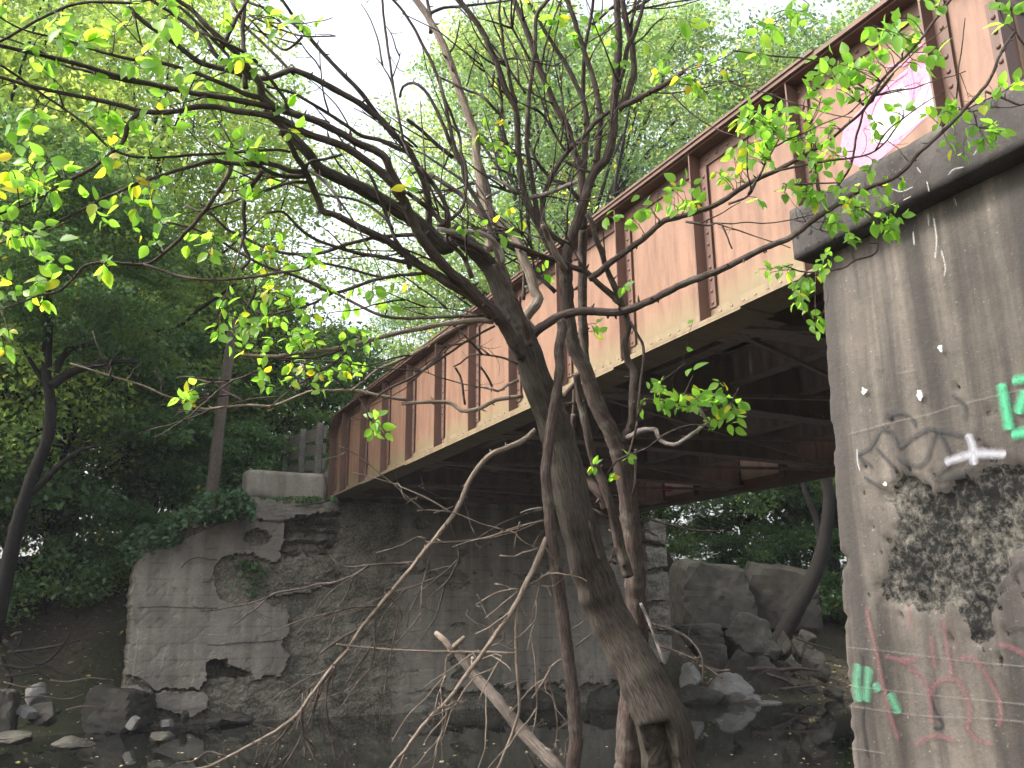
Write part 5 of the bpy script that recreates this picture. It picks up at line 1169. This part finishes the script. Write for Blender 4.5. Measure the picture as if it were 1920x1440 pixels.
# --- dead log ---------------------------------------------------------------------------------------
lg_ = empty('dead_log', 'dead grey log with broken stubs slanting out of the water before the abutment', 'log', tuple(P(1050, 1440, 3.9)))
Lg = Fg(lg_, 3.9)
limb(Lg, TI, [(1330, 1640), (1260, 1540), (1190, 1440), (1080, 1330), (980, 1220), (870, 1080), (790, 1000), (710, 890), (670, 845)], 29, 18, .5, '', 'bark_pole', 'log', d0=3.8)
limb(Lg, TI, [(670, 860), (630, 810), (580, 765)], 16, 9, .05, '', 'bark_pale', 'stub'); limb(Lg, TI, [(655, 850), (690, 815), (725, 785)], 12, 8, 0, '', 'bark_pale', 'stub'); limb(Lg, TI, [(760, 975), (765, 930), (765, 890)], 10, 7, 0, '', 'bark_bleached', 'stub'); limb(Lg, TI, [(850, 1060), (840, 1030)], 9, 7, 0, '', 'bark_pale', 'stub'); limb(Lg, TI, [(940, 1180), (960, 1140)], 10, 7, 0, '', 'bark_pale', 'stub'); limb(Lg, TI, [(1040, 1300), (1040, 1255)], 10, 6, 0, '', 'bark_pale', 'stub'); limb(Lg, TI, [(1110, 1390), (1130, 1345), (1165, 1360)], 10, 6, 0, '', 'bark_bleached', 'stub'); limb(Lg, TI, [(1080, 1440), (1030, 1360)], 6, 5, -.1, '', 'bark_pale', 'stub')

# --- leaves of the foreground trees ------------------------------------------------------------------
LV = []   # verts lists
rows = [(0, 0), (.12, .62), (.32, .98), (.55, .92), (.78, .55), (1, 0)]
def leaf(L, c, t, nrm, size, tint, curl):
    t = t.normalized(); nrm = (nrm - t*nrm.dot(t)).normalized(); b_ = t.cross(nrm); wd = size*R.uniform(.26, .34)
    vs = []
    for k, (s, w_) in enumerate(rows):
        cen = c + t*(s*size) - nrm*(curl*size*s*s)
        if w_ == 0: vs.append([cen])
        else: vs.append([cen + b_*wd*w_ + nrm*wd*.28*w_, cen, cen - b_*wd*w_ + nrm*wd*.28*w_])
    L.append((vs, tint))
def leaves_mesh(T, L):
    vs = []; fs = []; tn = []
    for rws, tint in L:
        idx = []
        for rr in rws:
            idx.append(list(range(len(vs), len(vs)+len(rr)))); vs += [tuple(v) for v in rr]
        for a_, b_ in zip(idx, idx[1:]):
            if len(a_) == 1: f = [(a_[0], b_[0], b_[1]), (a_[0], b_[1], b_[2])]
            elif len(b_) == 1: f = [(a_[0], b_[0], a_[1]), (a_[1], b_[0], a_[2])]
            else: f = [(a_[0], b_[0], b_[1], a_[1]), (a_[1], b_[1], b_[2], a_[2])]
            fs += f; tn += [tint]*len(f)
    me_ = bpy.data.meshes.new('foliage'); me_.from_pydata(vs, [], fs)
    me_.attributes.new('tint', 'FLOAT', 'FACE').data.foreach_set('value', tn)
    me_.polygons.foreach_set('use_smooth', [True]*len(fs))
    o = mesh_obj('foliage', me_, M['leaf_near'], T.root); inv(o, T.root)
view = Vector(-Fw)
def cluster(T, cx, cy_, rx, ry, n, size, yel=.06, D=None):
    n = round(n*2.5); yel *= .4; size *= .63; rx *= 1.3; ry *= 1.3
    ntw = max(1, round(n/5)); left = n
    for k in range(ntw):
        m_ = max(1, round(left/(ntw-k))); left -= m_
        tx, ty = cx + R.gauss(0, .6)*rx, cy_ + R.gauss(0, .6)*ry
        dd, q = T.near(tx, ty, 130)
        if q is None:
            dep = D or T.dep; an = R.uniform(0, 6.28); su, sv = tx+45*math.cos(an), ty-abs(30*math.sin(an)); sD = dep
        else: su, sv, sD = q
        eD = sD + R.gauss(0, .1) - .05
        p0 = Vector(P(su, sv, sD)); p1 = Vector(P(tx, ty, eD)); L_ = (p1-p0).length
        if L_ < .05: 
            p1 = p0 + Vector((R.gauss(0, 1), R.gauss(0, .5), R.gauss(0, .6))).normalized()*.12; L_ = .12
        bend = Vector((R.gauss(0, 1), R.gauss(0, 1), R.gauss(.3, .6)))*L_*.13
        cp = [p0 + (p1-p0)*t + bend*math.sin(PI*t) for t in [i/7 for i in range(8)]]
        T.tw.tube(cp, [.0026-.0015*i/7 for i in range(8)], 5)
        for i in range(m_):
            t = 1.0 if i == 0 else R.uniform(.3, 1.0); kk = min(6, int(t*7)); c = cp[kk] + (cp[kk+1]-cp[kk])*(t*7-kk)
            td = (cp[kk+1]-cp[kk]).normalized(); sz = size*R.uniform(.65, 1.2)*sD/F_PX
            side = td.cross(view).normalized()*(1 if i % 2 else -1)
            dr = (td*R.uniform(.2, .8) + side*R.uniform(.4, 1.0) + Vector((0, 0, R.uniform(-.75, .1))) + Vector((R.gauss(0, .25),)*3)).normalized()
            nrm = (view*R.uniform(.1, .9) + Vector((R.gauss(0, .55), R.gauss(0, .55), R.gauss(.45, .45)))).normalized()
            base = c + dr*sz*.18; T.tw.tube([c, base], [.0011, .0009], 3)
            tint = R.uniform(.78, 1) if R.random() < yel else min(.74, max(0, R.gauss(.38, .17)))
            leaf(T.leaf, base, dr, nrm, sz, tint, R.uniform(-.05, .28))
CL = [(40,40,60,35,10,45,.1),(170,45,60,40,10,48,.05),(265,50,30,20,3,74,0),(272,105,30,20,5,58,0),(330,150,40,20,7,40,.1),(480,40,40,40,7,40,.2),(490,110,25,35,6,45,.1),(545,25,30,25,6,40,.3),(370,15,50,20,6,40,.1),(110,120,50,30,6,42,.1),(60,255,60,35,9,58,.05),(40,330,50,45,12,50,.3),(90,345,30,40,8,50,.25),(150,240,45,25,6,42,.05),(220,215,40,20,6,40,.3),(265,250,30,30,7,45,.1),(217,310,22,25,6,48,.75),(300,345,30,20,5,35,.1),(195,400,45,30,9,45,.15),(60,430,50,30,8,45,.3),(60,485,45,30,12,40,.05),(95,460,30,25,6,38,.2),(205,500,28,25,6,55,.8),(20,565,35,28,9,45,.75),(10,660,18,15,4,40,.7),(450,275,40,28,10,42,.1),(430,325,30,40,8,42,.2),(525,250,40,20,7,42,.05),(350,235,40,20,6,38,.2),(500,300,30,20,5,35,.2),(760,340,20,12,4,35,.4),(885,425,25,18,6,35,.1),(470,470,55,28,10,35,.4),(500,520,55,28,16,38,.4),(520,560,55,28,15,38,.3),(437,610,35,28,15,34,.3),(470,640,35,20,9,32,.1),(560,600,40,22,11,32,.1),(600,640,40,20,9,32,.2),(540,690,50,18,13,32,.4),(610,700,30,14,9,30,.2),(655,690,30,14,9,28,.05),(720,560,25,12,5,40,.3),(742,520,20,18,5,35,.5),(640,570,30,28,8,34,.15),(385,742,38,10,7,42,.6),(712,800,16,16,7,40,.02),(545,728,28,10,5,30,.1),(690,640,35,15,7,28,.1),(300,60,50,30,5,40,.1),(130,190,50,20,5,40,.1),(90,290,40,25,7,48,.2),(400,420,40,25,8,36,.3),(330,440,40,25,7,38,.3),(590,500,40,25,7,34,.2),(110,65,60,30,6,44,.1),(400,120,40,25,5,38,.1),(440,95,30,30,5,42,.1)]
for c_ in CL: cluster(A, *c_)
CLB = [(942,245,18,50,8,34,.5),(925,275,20,25,5,34,.3),(968,408,15,20,4,30,.7),(1030,35,45,30,10,32,.15),(1085,85,40,45,10,32,.25),(1135,50,25,45,7,32,.1),(1165,418,22,12,4,42,.05),(1012,500,15,8,2,36,0),(1255,55,25,12,2,52,0),(1248,102,28,8,2,54,0),(1235,125,18,15,2,38,.9),(1290,135,35,16,4,44,.3),(1322,170,12,25,3,44,.15),(1460,50,45,30,8,46,.05),(1500,15,30,16,5,46,.05),(1430,105,30,25,5,44,.2),(1250,378,45,16,11,38,.35),(1255,345,25,12,6,36,.5),(1400,255,36,24,12,38,.1),(1410,215,45,16,10,38,.05),(1470,190,45,34,15,40,.05),(1530,140,45,32,13,42,.05),(1560,120,25,25,6,42,.15),(1612,112,14,24,4,46,.02),(1648,90,30,28,8,46,.05),(1665,45,28,18,7,44,.05),(1725,70,28,24,8,46,.02),(1730,15,22,14,5,40,.1),(1682,130,18,16,5,42,.2),(1590,165,36,28,9,36,.05),(1500,235,45,18,9,36,.05),(1440,280,50,18,9,36,.2),(1380,300,36,16,7,34,.4),(1545,260,36,22,10,34,.1),(1560,320,36,22,10,34,.05),(1500,340,36,18,8,34,.05),(1640,235,14,14,3,34,.1),(1720,215,36,18,8,36,.05),(1782,212,24,16,7,38,.02),(1850,250,40,18,10,36,.05),(1790,285,12,10,4,34,.05),(1850,225,20,20,5,36,.3),(1900,20,26,26,5,46,.02),(1895,160,22,12,4,42,.02),(1460,370,40,16,8,32,.2),(1390,130,40,20,5,38,.4),(1350,330,40,14,6,32,.4)]
for c_ in CLB: cluster(B, *c_, D=4.2)
CLA = [(1592,380,45,22,13,34,.05),(1530,370,35,16,8,34,.1),(1640,370,26,26,8,36,.03),(1680,355,20,16,5,36,.05),(1602,428,36,18,9,32,.05),(1560,468,36,16,8,32,.1),(1490,500,36,14,7,30,.3),(1645,410,24,18,6,34,.05),(1500,560,18,36,12,32,.05),(1510,605,18,14,8,30,.05),(1685,420,14,14,4,38,.0),(1575,290,30,16,6,34,.05)]
for c_ in CLA: cluster(A, *c_)
for c_ in [(1225,760,26,24,9,34,.15),(1215,735,14,16,4,32,.1),(1390,740,16,18,6,36,.2),(1300,600,2,2,1,34,0),(1315,755,40,8,8,34,.15),(1270,768,16,16,5,36,.05),(1335,740,18,6,4,34,.1),(1370,770,16,16,6,36,.3),(1380,790,8,14,3,40,.3),(1375,725,12,16,4,32,.05),(1300,693,3,3,1,44,0),(1110,880,16,16,5,28,.5),(1184,862,6,4,2,26,0),(1120,610,8,8,3,28,.6),(1170,538,10,8,2,30,.05),(1285,745,14,10,3,34,.2)]: cluster(B, *c_)
# long fine shoots that follow the boughs and fan out
def shoots(T, cnt, u0, u1, v0, v1, up, wmax=3.6, pale=False):
    k = 0; tries = 0
    while k < cnt and tries < 4000:
        tries += 1; p = R.choice(T.paths); i = R.randrange(max(1, len(p)//5), len(p)) if len(p) > 6 else 0
        if i < 2 or i >= len(p)-1: continue
        u, v, D = p[i]
        if not (u0 < u < u1 and v0 < v < v1): continue
        k += 1; an = math.atan2(p[i+1][1]-p[i-1][1], p[i+1][0]-p[i-1][0]) + R.choice((-1, 1))*R.uniform(.25, .8); L_ = R.uniform(50, 210); n_ = 7
        pts = [(u, v)]; 
        for q in range(n_):
            an += R.gauss(0, .1); tgt = up; an += .06*math.sin(tgt-an); pts.append((pts[-1][0]+math.cos(an)*L_/n_, pts[-1][1]+math.sin(an)*L_/n_))
        limb(T, T0, pts, R.uniform(2.2, wmax), 1.4, R.uniform(-.3, .15), d0=D)
shoots(A, 46, 0, 900, -20, 480, -2.4); shoots(B, 46, 850, 1200, 0, 560, -1.6); shoots(A, 22, 380, 1000, 560, 860, 2.8); shoots(A, 34, 380, 1000, 860, 1400, 2.4, 3.2); shoots(B, 34, 900, 1200, 0, 520, -1.7, 4.4); shoots(A, 22, 760, 1050, 150, 560, -2.0, 4.2); shoots(S, 24, 700, 1130, 950, 1400, 2.2, 3.2); shoots(B, 20, 1200, 1800, 150, 600, -.6, 3)
# bare fine twigs on every bough
for T, cnt in ((A, 150), (B, 110), (S, 36)):
    for k in range(cnt):
        p = R.choice(T.paths); q = R.choice(p[len(p)//4:])
        a0 = Vector(P(*q)); L_ = R.uniform(.05, .24); dr = Vector((R.gauss(0, 1), R.gauss(0, .6), R.gauss(0, .8))).normalized()
        cp = [a0]; d2 = dr
        for i in range(5): 
            d2 = (d2 + Vector((R.gauss(0, .25), R.gauss(0, .25), R.gauss(0, .25)))).normalized(); cp.append(cp[-1] + d2*L_/5)
            if R.random() < .35:
                e2 = (d2 + Vector((R.gauss(0, .8), R.gauss(0, .8), R.gauss(0, .8)))).normalized()
                T.tw.tube([cp[-1], cp[-1]+e2*L_*.2, cp[-1]+e2*L_*.38+Vector((0, 0, .01))], [.0012, .001, .0007], 4)
        T.tw.tube(cp, [.0021-.0013*i/5 for i in range(6)], 4)
for T in (A, B, S):
    if T.tw.v: o = T.tw.build('twigs', M['bark_pale'] if T is S else M['bark'], T.root, True); o['kind'] = 'stuff'; inv(o, T.root)
    if T.leaf: leaves_mesh(T, T.leaf)
